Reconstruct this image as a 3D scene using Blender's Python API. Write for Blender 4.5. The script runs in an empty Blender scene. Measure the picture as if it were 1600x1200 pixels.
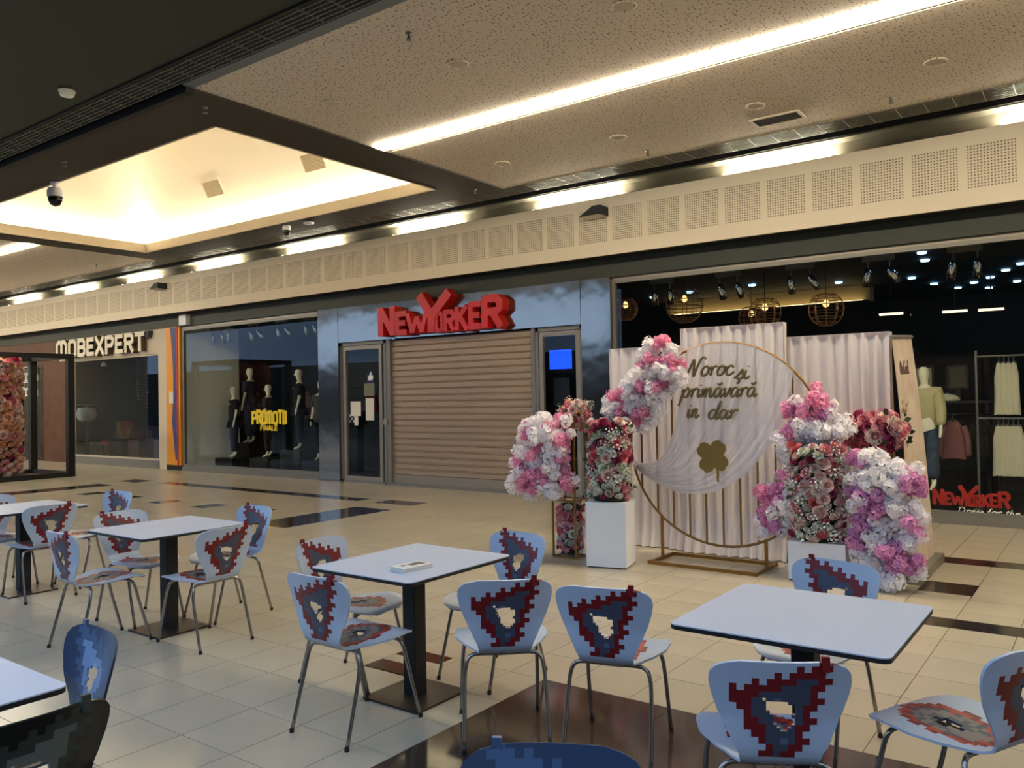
import bpy, math, random
from mathutils import Vector, Matrix, Euler
R = math.radians
random.seed(7)
scene = bpy.context.scene
COL = scene.collection

# ------------------------------------------------------------------ camera, world, exposure
FPX, YAW, PITCH, ROLL, CAMH = 1284.3, R(-36.417), R(0.887), R(-0.994), 1.6
cam_d = bpy.data.cameras.new('camera')
cam_d.sensor_fit = 'HORIZONTAL'; cam_d.sensor_width = 36.0; cam_d.lens = FPX / 1600 * 36.0
cam_d.clip_start = 0.05; cam_d.clip_end = 200
cam = bpy.data.objects.new('camera', cam_d); COL.objects.link(cam)
fwd = Vector((math.sin(YAW) * math.cos(PITCH), math.cos(YAW) * math.cos(PITCH), math.sin(PITCH)))
rgt = Vector((math.cos(YAW), -math.sin(YAW), 0)); upv = rgt.cross(fwd)
r2 = rgt * math.cos(ROLL) + upv * math.sin(ROLL); u2 = -rgt * math.sin(ROLL) + upv * math.cos(ROLL)
cam.matrix_world = Matrix(((r2.x, u2.x, -fwd.x, 0), (r2.y, u2.y, -fwd.y, 0), (r2.z, u2.z, -fwd.z, CAMH), (0, 0, 0, 1)))
scene.camera = cam
wd = bpy.data.worlds.new('daylight'); scene.world = wd; wd.use_nodes = True
wd.node_tree.nodes['Background'].inputs[0].default_value = (0.46, 0.66, 1.0, 1)
wd.node_tree.nodes['Background'].inputs[1].default_value = 1.02
vs = scene.view_settings
vs.view_transform = 'Standard'; vs.look = 'None'; vs.exposure = 0.90; vs.gamma = 1.0; vs.use_curve_mapping = False

# strengths of the lamps the mall has (watt-free emission strengths)
E_COVE, E_STRIP, E_TUBE = 20.0, 29.0, 230.0

# ------------------------------------------------------------------ helpers
def lin(r, g, b):
    f = lambda c: (c / 255) / 12.92 if c / 255 <= 0.04045 else ((c / 255 + 0.055) / 1.055) ** 2.4
    return (f(r), f(g), f(b), 1)

MATS = {}
def mat(name, color, rough=0.5, metal=0.0, noise=None, bump=None, emit=0.0, spec=0.5, coord='Object', col2=None, trans=0.0):
    """colour as 0-255 sRGB; noise=(scale, amount) varies the colour; bump=(scale, strength)"""
    if name in MATS: return MATS[name]
    m = bpy.data.materials.new(name); m.use_nodes = True; MATS[name] = m
    nt = m.node_tree; bs = nt.nodes['Principled BSDF']; c = lin(*color)
    bs.inputs['Base Color'].default_value = c; bs.inputs['Roughness'].default_value = rough
    bs.inputs['Metallic'].default_value = metal; bs.inputs['Specular IOR Level'].default_value = spec
    if trans: bs.inputs['Transmission Weight'].default_value = trans
    if emit:
        bs.inputs['Emission Color'].default_value = c; bs.inputs['Emission Strength'].default_value = emit
    if noise or bump:
        tc = nt.nodes.new('ShaderNodeTexCoord')
    if noise:
        n = nt.nodes.new('ShaderNodeTexNoise'); n.inputs['Scale'].default_value = noise[0]; n.inputs['Detail'].default_value = 5
        nt.links.new(tc.outputs[coord], n.inputs['Vector'])
        rp = nt.nodes.new('ShaderNodeValToRGB'); a = noise[1]
        rp.color_ramp.elements[0].position = 0.3; rp.color_ramp.elements[1].position = 0.7
        if col2:
            rp.color_ramp.elements[0].color = c; rp.color_ramp.elements[1].color = lin(*col2)
        else:
            rp.color_ramp.elements[0].color = tuple(x * (1 - a) for x in c[:3]) + (1,)
            rp.color_ramp.elements[1].color = tuple(min(1, x * (1 + a)) for x in c[:3]) + (1,)
        nt.links.new(n.outputs['Fac'], rp.inputs['Fac']); nt.links.new(rp.outputs['Color'], bs.inputs['Base Color'])
    if bump:
        n2 = nt.nodes.new('ShaderNodeTexNoise'); n2.inputs['Scale'].default_value = bump[0]; n2.inputs['Detail'].default_value = 3
        nt.links.new(tc.outputs[coord], n2.inputs['Vector'])
        b = nt.nodes.new('ShaderNodeBump'); b.inputs['Strength'].default_value = bump[1]; b.inputs['Distance'].default_value = 0.02
        nt.links.new(n2.outputs['Fac'], b.inputs['Height']); nt.links.new(b.outputs['Normal'], bs.inputs['Normal'])
    return m

def glass_mat(name, tint, refl=0.07):
    if name in MATS: return MATS[name]
    m = bpy.data.materials.new(name); m.use_nodes = True; MATS[name] = m
    nt = m.node_tree; nt.nodes.remove(nt.nodes['Principled BSDF']); out = nt.nodes['Material Output']
    tr = nt.nodes.new('ShaderNodeBsdfTransparent'); tr.inputs[0].default_value = tint
    gl = nt.nodes.new('ShaderNodeBsdfGlossy'); gl.inputs['Roughness'].default_value = 0.0; gl.inputs[0].default_value = (0.9, 0.95, 1, 1)
    lw = nt.nodes.new('ShaderNodeLayerWeight'); lw.inputs[0].default_value = 0.5      # 1 - |cos|, the same from both sides
    p5 = nt.nodes.new('ShaderNodeMath'); p5.operation = 'POWER'; p5.inputs[1].default_value = 5.0
    nt.links.new(lw.outputs['Facing'], p5.inputs[0])
    mul = nt.nodes.new('ShaderNodeMath'); mul.operation = 'MULTIPLY_ADD'; mul.inputs[1].default_value = 0.9; mul.inputs[2].default_value = refl
    nt.links.new(p5.outputs[0], mul.inputs[0])
    mx = nt.nodes.new('ShaderNodeMixShader')
    nt.links.new(mul.outputs[0], mx.inputs[0]); nt.links.new(tr.outputs[0], mx.inputs[1]); nt.links.new(gl.outputs[0], mx.inputs[2])
    nt.links.new(mx.outputs[0], out.inputs['Surface'])
    return m

def sheer_mat(name, color, alpha):
    if name in MATS: return MATS[name]
    m = mat(name, color, 0.85); nt = m.node_tree; bs = nt.nodes['Principled BSDF']; out = nt.nodes['Material Output']
    tr = nt.nodes.new('ShaderNodeBsdfTransparent'); tl = nt.nodes.new('ShaderNodeBsdfTranslucent'); tl.inputs[0].default_value = lin(*color)
    m1 = nt.nodes.new('ShaderNodeMixShader'); m1.inputs[0].default_value = 0.22
    nt.links.new(bs.outputs[0], m1.inputs[1]); nt.links.new(tl.outputs[0], m1.inputs[2])
    m2 = nt.nodes.new('ShaderNodeMixShader'); m2.inputs[0].default_value = alpha
    nt.links.new(tr.outputs[0], m2.inputs[1]); nt.links.new(m1.outputs[0], m2.inputs[2])
    nt.links.new(m2.outputs[0], out.inputs['Surface'])
    return m

def dots_mat(name, color, hole, scale, radius, regular=False, rough=0.8):
    """board with small punched holes: scattered (voronoi) or in a square raster"""
    m = mat(name, color, rough); nt = m.node_tree; bs = nt.nodes['Principled BSDF']
    tc = nt.nodes.new('ShaderNodeTexCoord')
    v = nt.nodes.new('ShaderNodeTexVoronoi'); v.voronoi_dimensions = '3D' if regular else '2D'
    v.inputs['Scale'].default_value = scale; v.inputs['Randomness'].default_value = 0.0 if regular else 0.9
    if regular:
        mp = nt.nodes.new('ShaderNodeMapping'); mp.inputs['Scale'].default_value = (1, 0, 1)
        nt.links.new(tc.outputs['Object'], mp.inputs[0]); nt.links.new(mp.outputs[0], v.inputs['Vector'])
    else:
        nt.links.new(tc.outputs['Object'], v.inputs['Vector'])
    th = nt.nodes.new('ShaderNodeMath'); th.operation = 'LESS_THAN'; th.inputs[1].default_value = radius
    if not regular:   # holes of unequal size
        sep = nt.nodes.new('ShaderNodeSeparateColor'); nt.links.new(v.outputs['Color'], sep.inputs[0])
        mm = nt.nodes.new('ShaderNodeMath'); mm.operation = 'MULTIPLY_ADD'; mm.inputs[1].default_value = radius * 0.9; mm.inputs[2].default_value = radius * 0.35
        nt.links.new(sep.outputs[0], mm.inputs[0]); nt.links.new(mm.outputs[0], th.inputs[1])
    nt.links.new(v.outputs['Distance'], th.inputs[0])
    mx = nt.nodes.new('ShaderNodeMix'); mx.data_type = 'RGBA'
    mx.inputs[6].default_value = lin(*color); mx.inputs[7].default_value = lin(*hole)
    nt.links.new(th.outputs[0], mx.inputs[0]); nt.links.new(mx.outputs[2], bs.inputs['Base Color'])
    return m

class MB:
    def __init__(s): s.v = []; s.f = []; s.m = []
    def add(s, vs, fs, mi=0):
        o = len(s.v); s.v += [tuple(p) for p in vs]
        for f in fs: s.f.append(tuple(o + i for i in f)); s.m.append(mi)
        return s
    def box(s, x0, x1, y0, y1, z0, z1, mi=0):
        return s.add([(x0, y0, z0), (x1, y0, z0), (x1, y1, z0), (x0, y1, z0), (x0, y0, z1), (x1, y0, z1), (x1, y1, z1), (x0, y1, z1)],
                     [(0, 3, 2, 1), (4, 5, 6, 7), (0, 1, 5, 4), (1, 2, 6, 5), (2, 3, 7, 6), (3, 0, 4, 7)], mi)
    def quad(s, a, b, c, d, mi=0): return s.add([a, b, c, d], [(0, 1, 2, 3)], mi)
    def prism(s, poly, y0, y1, mi=0):
        """poly in x,z extruded along y"""
        n = len(poly)
        vs = [(x, y0, z) for x, z in poly] + [(x, y1, z) for x, z in poly]
        fs = [tuple(range(n)), tuple(range(2 * n - 1, n - 1, -1))] + [(i, i + n, (i + 1) % n + n, (i + 1) % n) for i in range(n)]
        return s.add(vs, fs, mi)
    def slab(s, poly, z0, z1, mi=0):
        n = len(poly)
        vs = [(x, y, z0) for x, y in poly] + [(x, y, z1) for x, y in poly]
        fs = [tuple(range(n - 1, -1, -1)), tuple(range(n, 2 * n))] + [(i, (i + 1) % n, (i + 1) % n + n, i + n) for i in range(n)]
        return s.add(vs, fs, mi)
    def tube(s, pts, r, n=8, closed=False, mi=0, cap=True):
        pts = [Vector(p) for p in pts]; m = len(pts); rings = []
        rr = r if isinstance(r, (list, tuple)) else [r] * m
        prev = None
        for i in range(m):
            a = pts[(i - 1) % m] if (closed or i > 0) else pts[i]; b = pts[(i + 1) % m] if (closed or i < m - 1) else pts[i]
            t = (b - a).normalized()
            if prev is None:
                u = t.cross(Vector((0, 0, 1)))
                if u.length < 0.05: u = t.cross(Vector((1, 0, 0)))
            else:
                u = prev - t * prev.dot(t)
                if u.length < 1e-6: u = t.cross(Vector((0, 0, 1)))
            u.normalize(); prev = u; w = t.cross(u)
            rings.append([pts[i] + (u * math.cos(k * 2 * math.pi / n) + w * math.sin(k * 2 * math.pi / n)) * rr[i] for k in range(n)])
        o = len(s.v)
        for rg in rings: s.v += [tuple(p) for p in rg]
        for i in range(m if closed else m - 1):
            j = (i + 1) % m
            for k in range(n):
                s.f.append((o + i * n + k, o + i * n + (k + 1) % n, o + j * n + (k + 1) % n, o + j * n + k)); s.m.append(mi)
        if cap and not closed:
            s.f.append(tuple(o + k for k in range(n - 1, -1, -1))); s.m.append(mi)
            s.f.append(tuple(o + (m - 1) * n + k for k in range(n))); s.m.append(mi)
        return s
    def lathe(s, prof, c=(0, 0, 0), n=16, mi=0):
        o = len(s.v)
        for r, z in prof:
            for k in range(n):
                a = 2 * math.pi * k / n; s.v.append((c[0] + r * math.cos(a), c[1] + r * math.sin(a), c[2] + z))
        for i in range(len(prof) - 1):
            for k in range(n):
                s.f.append((o + i * n + k, o + i * n + (k + 1) % n, o + (i + 1) * n + (k + 1) % n, o + (i + 1) * n + k)); s.m.append(mi)
        if prof[0][0] > 1e-5: s.f.append(tuple(o + k for k in range(n - 1, -1, -1))); s.m.append(mi)
        if prof[-1][0] > 1e-5: s.f.append(tuple(o + (len(prof) - 1) * n + k for k in range(n))); s.m.append(mi)
        return s
    def mesh(s, name, mats, smooth=False, off=(0, 0, 0)):
        me = bpy.data.meshes.new(name)
        me.from_pydata([(x - off[0], y - off[1], z - off[2]) for x, y, z in s.v], [], s.f)
        for m in (mats if isinstance(mats, (list, tuple)) else [mats]): me.materials.append(m)
        me.polygons.foreach_set('material_index', s.m)
        if smooth: me.polygons.foreach_set('use_smooth', [True] * len(s.f))
        me.validate(); me.update()
        return me
    def build(s, name, mats, parent=None, smooth=False, auto=None):
        """vertices are in world metres (or the thing's own frame when its root stands at the origin)"""
        off = Vector((0, 0, 0)); p = parent
        while p is not None: off += p.location; p = p.parent
        me = s.mesh(name, mats, smooth, off)
        o = bpy.data.objects.new(name, me); COL.objects.link(o); o.parent = parent
        if auto is not None:
            me.polygons.foreach_set('use_smooth', [True] * len(s.f))
            me.set_sharp_from_angle(angle=R(auto))
        return o

def tag(o, label=None, cat=None, group=None, kind=None):
    if label: o['label'] = label
    if cat: o['category'] = cat
    if group: o['group'] = group
    if kind: o['kind'] = kind
    return o
def thing(name, loc=(0, 0, 0), label=None, cat=None, group=None, kind=None, rz=0.0):
    o = bpy.data.objects.new(name, None); o.empty_display_size = 0.1; COL.objects.link(o)
    o.location = loc; o.rotation_euler = (0, 0, rz)
    return tag(o, label, cat, group, kind)
def inst(name, me, parent, loc, rot=(0, 0, 0), sc=1.0):
    """one more object on shared mesh data; loc in world metres for roots that are not turned"""
    o = bpy.data.objects.new(name, me); COL.objects.link(o); o.parent = parent
    off = Vector((0, 0, 0)); p = parent
    while p is not None: off += p.location; p = p.parent
    o.location = Vector(loc) - off; o.rotation_euler = rot; o.scale = (sc, sc, sc) if not isinstance(sc, (tuple, list)) else sc
    return o
def copy_tree(o, parent=None):
    c = o.copy(); COL.objects.link(c); c.parent = parent
    for ch in o.children: copy_tree(ch, c)
    return c
def smooth_path(pts, n=6, closed=False):
    pts = [Vector(p) for p in pts]; m = len(pts); out = []
    for i in range(m if closed else m - 1):
        p0 = pts[(i - 1) % m] if closed or i > 0 else pts[i]; p1 = pts[i]; p2 = pts[(i + 1) % m]
        p3 = pts[(i + 2) % m] if closed or i + 2 < m else p2
        for k in range(n):
            t = k / n
            out.append(0.5 * ((2 * p1) + (p2 - p0) * t + (2 * p0 - 5 * p1 + 4 * p2 - p3) * t * t + (3 * p1 - p0 - 3 * p2 + p3) * t ** 3))
    if not closed: out.append(pts[-1])
    return out
def ribbon(mb, pts, w, y0, y1, mi=0):
    """a flat stroke along pts (x,z) of width w, extruded from y0 to y1, mitred corners"""
    P = [Vector((p[0], p[1])) for p in pts]; n = len(P); L = []; Rr = []
    closed = (P[0] - P[-1]).length < 1e-6
    if closed: P = P[:-1]; n -= 1
    for i in range(n):
        a = P[(i - 1) % n] if closed or i > 0 else None; b = P[(i + 1) % n] if closed or i < n - 1 else None
        d1 = (P[i] - a).normalized() if a is not None else None; d2 = (b - P[i]).normalized() if b is not None else None
        if d1 is None: d1 = d2
        if d2 is None: d2 = d1
        nn = Vector((-d1.y, d1.x)) + Vector((-d2.y, d2.x))
        if nn.length < 1e-4: nn = Vector((-d1.y, d1.x))
        nn.normalize(); c = max(0.45, nn.dot(Vector((-d1.y, d1.x))))
        L.append(P[i] + nn * (w / 2 / c)); Rr.append(P[i] - nn * (w / 2 / c))
    vs = []
    for a, b in zip(L, Rr): vs += [(a.x, y0, a.y), (b.x, y0, b.y), (a.x, y1, a.y), (b.x, y1, b.y)]
    fs = []
    for i in range(n if closed else n - 1):
        o = 4 * i; q = 4 * ((i + 1) % n)
        fs += [(o, o + 1, q + 1, q), (o + 2, q + 2, q + 3, o + 3), (o, q, q + 2, o + 2), (o + 1, o + 3, q + 3, q + 1)]
    if not closed:
        e = 4 * (n - 1); fs += [(0, 2, 3, 1), (e, e + 1, e + 3, e + 2)]
    mb.add(vs, fs, mi); return mb

# block letters: strokes in a unit cell (x 0..1, z 0..1)
BLK = {
 'N': [[(.12, 0), (.12, 1)], [(.14, .92), (.86, .08)], [(.88, 0), (.88, 1)]],
 'E': [[(.15, 0), (.15, 1)], [(.15, .1), (.95, .1)], [(.15, .5), (.85, .5)], [(.15, .9), (.95, .9)]],
 'W': [[(.04, 1), (.27, .06)], [(.27, .06), (.5, .8)], [(.5, .8), (.73, .06)], [(.73, .06), (.96, 1)]],
 'Y': [[(.05, 1), (.5, .45)], [(.95, 1), (.5, .45)], [(.5, .5), (.5, 0)]],
 'O': [[(.13, .2), (.13, .8), (.3, .92), (.7, .92), (.87, .8), (.87, .2), (.7, .08), (.3, .08), (.13, .2)]],
 'R': [[(.13, 0), (.13, 1)], [(.13, .91), (.7, .91), (.86, .8), (.86, .6), (.7, .5), (.13, .5)], [(.5, .5), (.9, 0)]],
 'K': [[(.13, 0), (.13, 1)], [(.15, .45), (.88, 1)], [(.35, .58), (.92, 0)]],
 'M': [[(.1, 0), (.1, .75), (.25, .92), (.4, .92), (.5, .75), (.5, 0)], [(.5, .75), (.6, .92), (.75, .92), (.9, .75), (.9, 0)]],
 'B': [[(.13, 0), (.13, 1)], [(.13, .91), (.7, .91), (.84, .8), (.84, .62), (.7, .52), (.13, .52)], [(.7, .52), (.88, .4), (.88, .2), (.7, .09), (.13, .09)]],
 'X': [[(.06, 0), (.94, 1)], [(.06, 1), (.94, 0)]],
 'P': [[(.13, 0), (.13, 1)], [(.13, .91), (.7, .91), (.87, .78), (.87, .6), (.7, .46), (.13, .46)]],
 'T': [[(.02, .9), (.98, .9)], [(.5, .9), (.5, 0)]],
 'I': [[(.5, 0), (.5, 1)]],
 'F': [[(.15, 0), (.15, 1)], [(.15, .5), (.85, .5)], [(.15, .9), (.95, .9)]],
 'L': [[(.15, 1), (.15, .1), (.95, .1)]],
 'A': [[(.03, 0), (.5, 1)], [(.5, 1), (.97, 0)], [(.2, .3), (.8, .3)]],
}
def block_letter(ch, x0, x1, z0, z1, sw, y0, y1, m, parent, name='letter'):
    mb = MB(); i = 0
    for st in BLK[ch]:
        e = 0.0006 * i; i += 1
        ribbon(mb, [(x0 + (x1 - x0) * x, z0 + (z1 - z0) * z) for x, z in st], sw, y0 - e, y1 + e)
    return mb.build(name, m, parent)
# handwriting strokes, x-height 1
SCR = {
 'N': (1.35, [[(-.75, .75), (-.95, .35), (-.6, .02), (-.1, .45), (.2, 1.5), (.3, 1.75), (.4, 1.3), (.55, .15), (.62, 0), (.8, .9), (1.05, 1.75), (1.4, 1.95), (1.6, 1.7)]]),
 'o': (.95, [[(.6, 1), (.25, .9), (.05, .5), (.15, .1), (.45, 0), (.75, .3), (.78, .75), (.55, 1), (.7, .8), (1.0, .85)]]),
 'r': (.78, [[(0, .6), (.18, .95), (.22, .7), (.15, 0)], [(.18, .45), (.35, .85), (.6, 1), (.75, .85)]]),
 'c': (.85, [[(.72, .75), (.5, 1), (.15, .8), (.05, .4), (.25, .03), (.55, .05), (.9, .35)]]),
 's': (.65, [[(-.1, .1), (.25, .6), (.42, 1.05), (.48, .7), (.6, .35), (.45, .02), (.1, .05)], [(.32, -.12), (.35, -.3), (.2, -.48)]]),
 'i': (.5, [[(.1, .95), (.08, .3), (.22, .02), (.5, .3)], [(.2, 1.28), (.22, 1.38)]]),
 'p': (1.0, [[(.0, .6), (.22, 1.0), (.15, .4), (-.1, -.95)], [(.12, .35), (.35, .9), (.65, 1), (.82, .6), (.65, .1), (.35, .05), (.15, .3)]]),
 'm': (1.35, [[(0, .6), (.14, .95), (.12, 0)], [(.12, .35), (.35, .95), (.52, .85), (.5, 0)], [(.5, .35), (.75, .95), (.95, .85), (.92, .2), (1.08, 0), (1.35, .3)]]),
 'n': (.95, [[(0, .6), (.14, .95), (.12, 0)], [(.12, .35), (.38, .95), (.58, .85), (.56, .2), (.7, 0), (.95, .3)]]),
 'a': (1.0, [[(.72, .85), (.4, 1), (.1, .7), (.08, .25), (.3, 0), (.6, .25), (.76, .95), (.7, .3), (.85, .0), (1.05, .3)]]),
 'v': (.85, [[(0, .75), (.15, .95), (.2, .4), (.35, 0), (.6, .5), (.7, .98), (.9, .85)]]),
 'd': (1.05, [[(.7, .85), (.4, 1), (.08, .65), (.1, .2), (.32, 0), (.62, .3), (.95, 1.9), (.78, .6), (.78, .1), (.95, 0), (1.1, .25)]]),
 'e': (.8, [[(.1, .45), (.5, .55), (.65, .8), (.45, 1), (.12, .7), (.1, .25), (.4, 0), (.8, .3)]]),
 'D': (1.5, [[(.35, 1.8), (.3, 0.9), (.2, .1), (0, .1), (.5, 0), (1.1, .5), (1.15, 1.3), (.7, 1.85), (.1, 1.7)]]),
 'O': (1.2, [[(.6, 1.8), (.1, 1.2), (.1, .3), (.5, 0), (1, .4), (1.1, 1.3), (.6, 1.8)]]),
 'C': (1.1, [[(1, 1.5), (.7, 1.8), (.2, 1.4), (.05, .6), (.35, .05), (1.05, .3)]]),
 'k': (.85, [[(.2, 1.9), (.1, 0)], [(.15, .4), (.6, .95)], [(.25, .5), (.7, 0), (.85, .2)]]),
 'f': (.7, [[(.7, 1.7), (.45, 1.8), (.3, 1.0), (.15, -.7), (-.1, -.6)], [(0, .9), (.6, .95)]]),
 't': (.6, [[(.3, 1.6), (.2, .2), (.35, 0), (.6, .2)], [(0, 1.0), (.55, 1.05)]]),
 'h': (.95, [[(.25, 1.8), (.1, 0)], [(.12, .4), (.4, .95), (.6, .8), (.55, .1), (.7, 0), (.95, .3)]]),
}
def script_word(word, x0, zb, xh, y, m, parent, r=0.008, width=None, marks=(), slant=.25, name='lettering', axis=None):
    adv = sum(SCR[c][0] if c != ' ' else .6 for c in word); sx = (width / adv) if width else xh
    mb = MB(); x = 0.0
    for i, c in enumerate(word):
        if c == ' ': x += .6; continue
        for st in SCR[c][1]:
            pts = [Vector((x0 + (x + px) * sx + slant * pz * xh, y, zb + pz * xh)) for px, pz in st]
            if axis: pts = [axis(p) for p in pts]
            mb.tube(smooth_path(pts, 4), r, 6)
        if i in marks:
            pts = [Vector((x0 + (x + px) * sx + slant * pz * xh, y, zb + pz * xh)) for px, pz in [(.25, 1.5), (.45, 1.3), (.72, 1.55)]]
            mb.tube(smooth_path(pts, 3), r, 6)
        x += SCR[c][0]
    return mb.build(name, m, parent, smooth=True)
# ------------------------------------------------------------------ materials
M_TILE = mat('cream_tile', (180, 169, 147), 0.24, noise=(1.3, .06), coord='Object', spec=.4)
M_GROUT = mat('grout', (96, 90, 82), 0.9)
M_DARK = mat('dark_brown_tile', (50, 36, 28), 0.13, noise=(3.0, .35), spec=.55)
M_NEARDARK = mat('brown_marble_tile', (66, 52, 42), 0.10, noise=(2.2, .3), spec=.6)
M_BOARD = dots_mat('perforated_board', (224, 210, 190), (140, 124, 104), 24.0, 0.19)
M_FASCIA = mat('fascia_paint', (240, 226, 202), 0.75)
M_PERF = dots_mat('raster_board', (234, 220, 195), (130, 116, 96), 30.0, 0.26, regular=True)
M_BEAM = mat('dark_brown_plaster', (66, 58, 48), 0.7)
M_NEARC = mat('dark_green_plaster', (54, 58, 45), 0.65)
M_BULK = mat('dark_green_band', (58, 62, 54), 0.6)
M_BLACK = mat('black_paint', (16, 16, 15), 0.6)
M_GRILLE = mat('grille_metal', (150, 145, 132), 0.35, metal=.6)
M_GRILLE_D = mat('dark_grille_metal', (132, 128, 114), 0.5, metal=.3)
M_COVE = mat('cove_plaster', (242, 234, 218), 0.8)
M_LIP = mat('coffer_lip', (205, 192, 168), 0.75)
M_GREYSTRIP = mat('grey_edge', (120, 124, 124), 0.6)
M_LED = mat('warm_led', (255, 242, 218), 0.5, emit=E_COVE)
M_STRIPLED = mat('strip_led', (255, 243, 218), 0.5, emit=E_STRIP)
M_TUBE = mat('fluorescent', (255, 245, 218), 0.5, emit=E_TUBE)
M_REFL = mat('cove_metal', (120, 116, 102), 0.6)
M_STEEL = mat('mirror_steel', (138, 136, 130), 0.13, metal=1.0, bump=(1.1, .6))
M_ALU = mat('aluminium_frame', (150, 142, 130), 0.4, metal=.5)
M_ALU2 = mat('grey_frame', (128, 124, 118), 0.45, metal=.35)
M_SHUT = mat('shutter_metal', (168, 148, 127), 0.42, metal=.3)
M_RED = mat('red_letters', (208, 24, 15), 0.35)
M_REDS = mat('red_letter_sides', (190, 24, 16), 0.4)
M_CREAM = mat('cream_letters', (232, 222, 200), 0.5)
M_CREAMW = mat('cream_wall', (205, 192, 170), 0.7)
M_ORANGE = mat('orange_paint', (232, 150, 30), 0.5)
M_BLUE = mat('blue_paint', (58, 62, 120), 0.5)
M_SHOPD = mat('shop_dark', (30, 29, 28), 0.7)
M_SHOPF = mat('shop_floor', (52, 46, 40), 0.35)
M_SHOPW = mat('display_wall', (252, 250, 236), 0.7)
M_BROWNW = mat('brown_wood', (92, 54, 32), 0.55, noise=(3, .2))
M_GLASS = glass_mat('shop_glass', (0.94, 0.96, 0.95, 1), 0.012)
M_WHITE = mat('white_paint', (240, 242, 246), 0.5)
M_PAPER = mat('paper', (226, 222, 212), 0.8)
M_GOLD = mat('gold_metal', (150, 112, 58), 0.38, metal=.75)
M_GOLDP = mat('gold_paint', (146, 122, 62), 0.45, metal=.35)
M_GREEN = mat('leaf_green', (58, 82, 44), 0.6)

# ------------------------------------------------------------------ floor
floor = tag(MB().box(-60, 9, -9, 11.3, -0.15, -0.012).build('floor', M_GROUT), kind='structure')
PX_, PY_, X0_, Y0_ = 0.3885, 0.402, -0.95, 2.243
DARKS = [(-16.5, -15.92, 5.2, 8.35), (-16.68, -16.0, 8.83, 9.23), (-15.5, -9.7, 8.98, 9.27), (-9.32, -8.53, 8.97, 9.35),
         (-9.2, -8.47, 6.62, 8.5), (-15.0, -14.62, 7.17, 7.57), (-13.82, -13.45, 7.17, 7.57), (-12.62, -12.28, 7.17, 7.57), (-11.5, -11.12, 7.2, 7.62), (-10.36, -10.0, 7.3, 7.68),
         (-2.3, 4.2, 8.48, 8.78), (-1.33, -0.945, 7.21, 7.62), (-1.75, 4.2, 6.18, 6.43), (-3.69, -3.33, 3.46, 3.61), (-3.69, -3.33, 3.72, 3.855)]
NEAR = (-2.65, 4.0, -3.0, 3.851)
def subtract(rs, d):
    out = []
    for (a, b, c, e) in rs:
        if d[1] <= a or d[0] >= b or d[3] <= c or d[2] >= e: out.append((a, b, c, e)); continue
        if d[0] > a: out.append((a, d[0], c, e))
        if d[1] < b: out.append((d[1], b, c, e))
        x0, x1 = max(a, d[0]), min(b, d[1])
        if d[2] > c: out.append((x0, x1, c, d[2]))
        if d[3] < e: out.append((x0, x1, d[3], e))
    return [r for r in out if r[1] - r[0] > .02 and r[3] - r[2] > .02]
def in_view(x, y, z=0, pad=1.06):
    v = Vector((x, y, z - CAMH)); d = v.dot(fwd)
    if d < .3: return None
    u = FPX * v.dot(r2) / d; w = FPX * v.dot(u2) / d
    return d if abs(u) < 800 * pad and abs(w) < 600 * pad else None
tiles = []
for i in range(-15, 88):
    x1 = X0_ - PX_ * i; x0 = x1 - PX_
    for j in range(-8, 22):
        y0 = Y0_ + PY_ * j; y1 = min(y0 + PY_, 11.0)
        if y1 - y0 < .05: continue
        rs = [(x0, x1, y0, y1)]
        for d in [NEAR] + DARKS: rs = subtract(rs, d)
        for r in rs:
            dd = in_view((r[0] + r[1]) / 2, (r[2] + r[3]) / 2)
            tiles.append((dd if dd and (r[1] - r[0]) > .15 and (r[3] - r[2]) > .15 else 999, r))
tiles.sort(key=lambda t: t[0])
G = 0.0022
full = MB().box(-PX_ / 2 + G, PX_ / 2 - G, -PY_ / 2 + G, PY_ / 2 - G, -0.012, 0).mesh('tile', M_TILE)
rest = MB()
for k, (d, r) in enumerate(tiles):
    if k < 300 and d < 999:
        cx, cy = (r[0] + r[1]) / 2, (r[2] + r[3]) / 2
        if abs(r[1] - r[0] - PX_) < 1e-4 and abs(r[3] - r[2] - PY_) < 1e-4: inst('tile', full, floor, (cx, cy, 0))
        else: MB().box(r[0] + G, r[1] - G, r[2] + G, r[3] - G, -0.012, 0).build('tile', M_TILE, floor)
    else: rest.box(r[0] + G, r[1] - G, r[2] + G, r[3] - G, -0.012, 0)
tag(rest.build('tile_field', M_TILE, floor), kind='stuff')
for d in DARKS:
    n = max(1, round((d[1] - d[0]) / .45)); m = max(1, round((d[3] - d[2]) / .45)); wx = (d[1] - d[0]) / n; wy = (d[3] - d[2]) / m
    for a in range(n):
        for b in range(m):
            MB().box(d[0] + a * wx + .001, d[0] + (a + 1) * wx - .001, d[2] + b * wy + .001, d[2] + (b + 1) * wy - .001, -0.012, 0.0).build('dark_tile', M_DARK, floor)
nd = MB().box(-.3885 + .001, .3885 - .001, -.402 + .001, .402 - .001, -0.012, 0).mesh('marble_tile', M_NEARDARK)
x = NEAR[0]
while x < NEAR[1]:
    y = NEAR[3]
    while y > -2.6:
        inst('marble_tile', nd, floor, (x + .3885, y - .402, 0)); y -= .804
    x += .777

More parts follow.
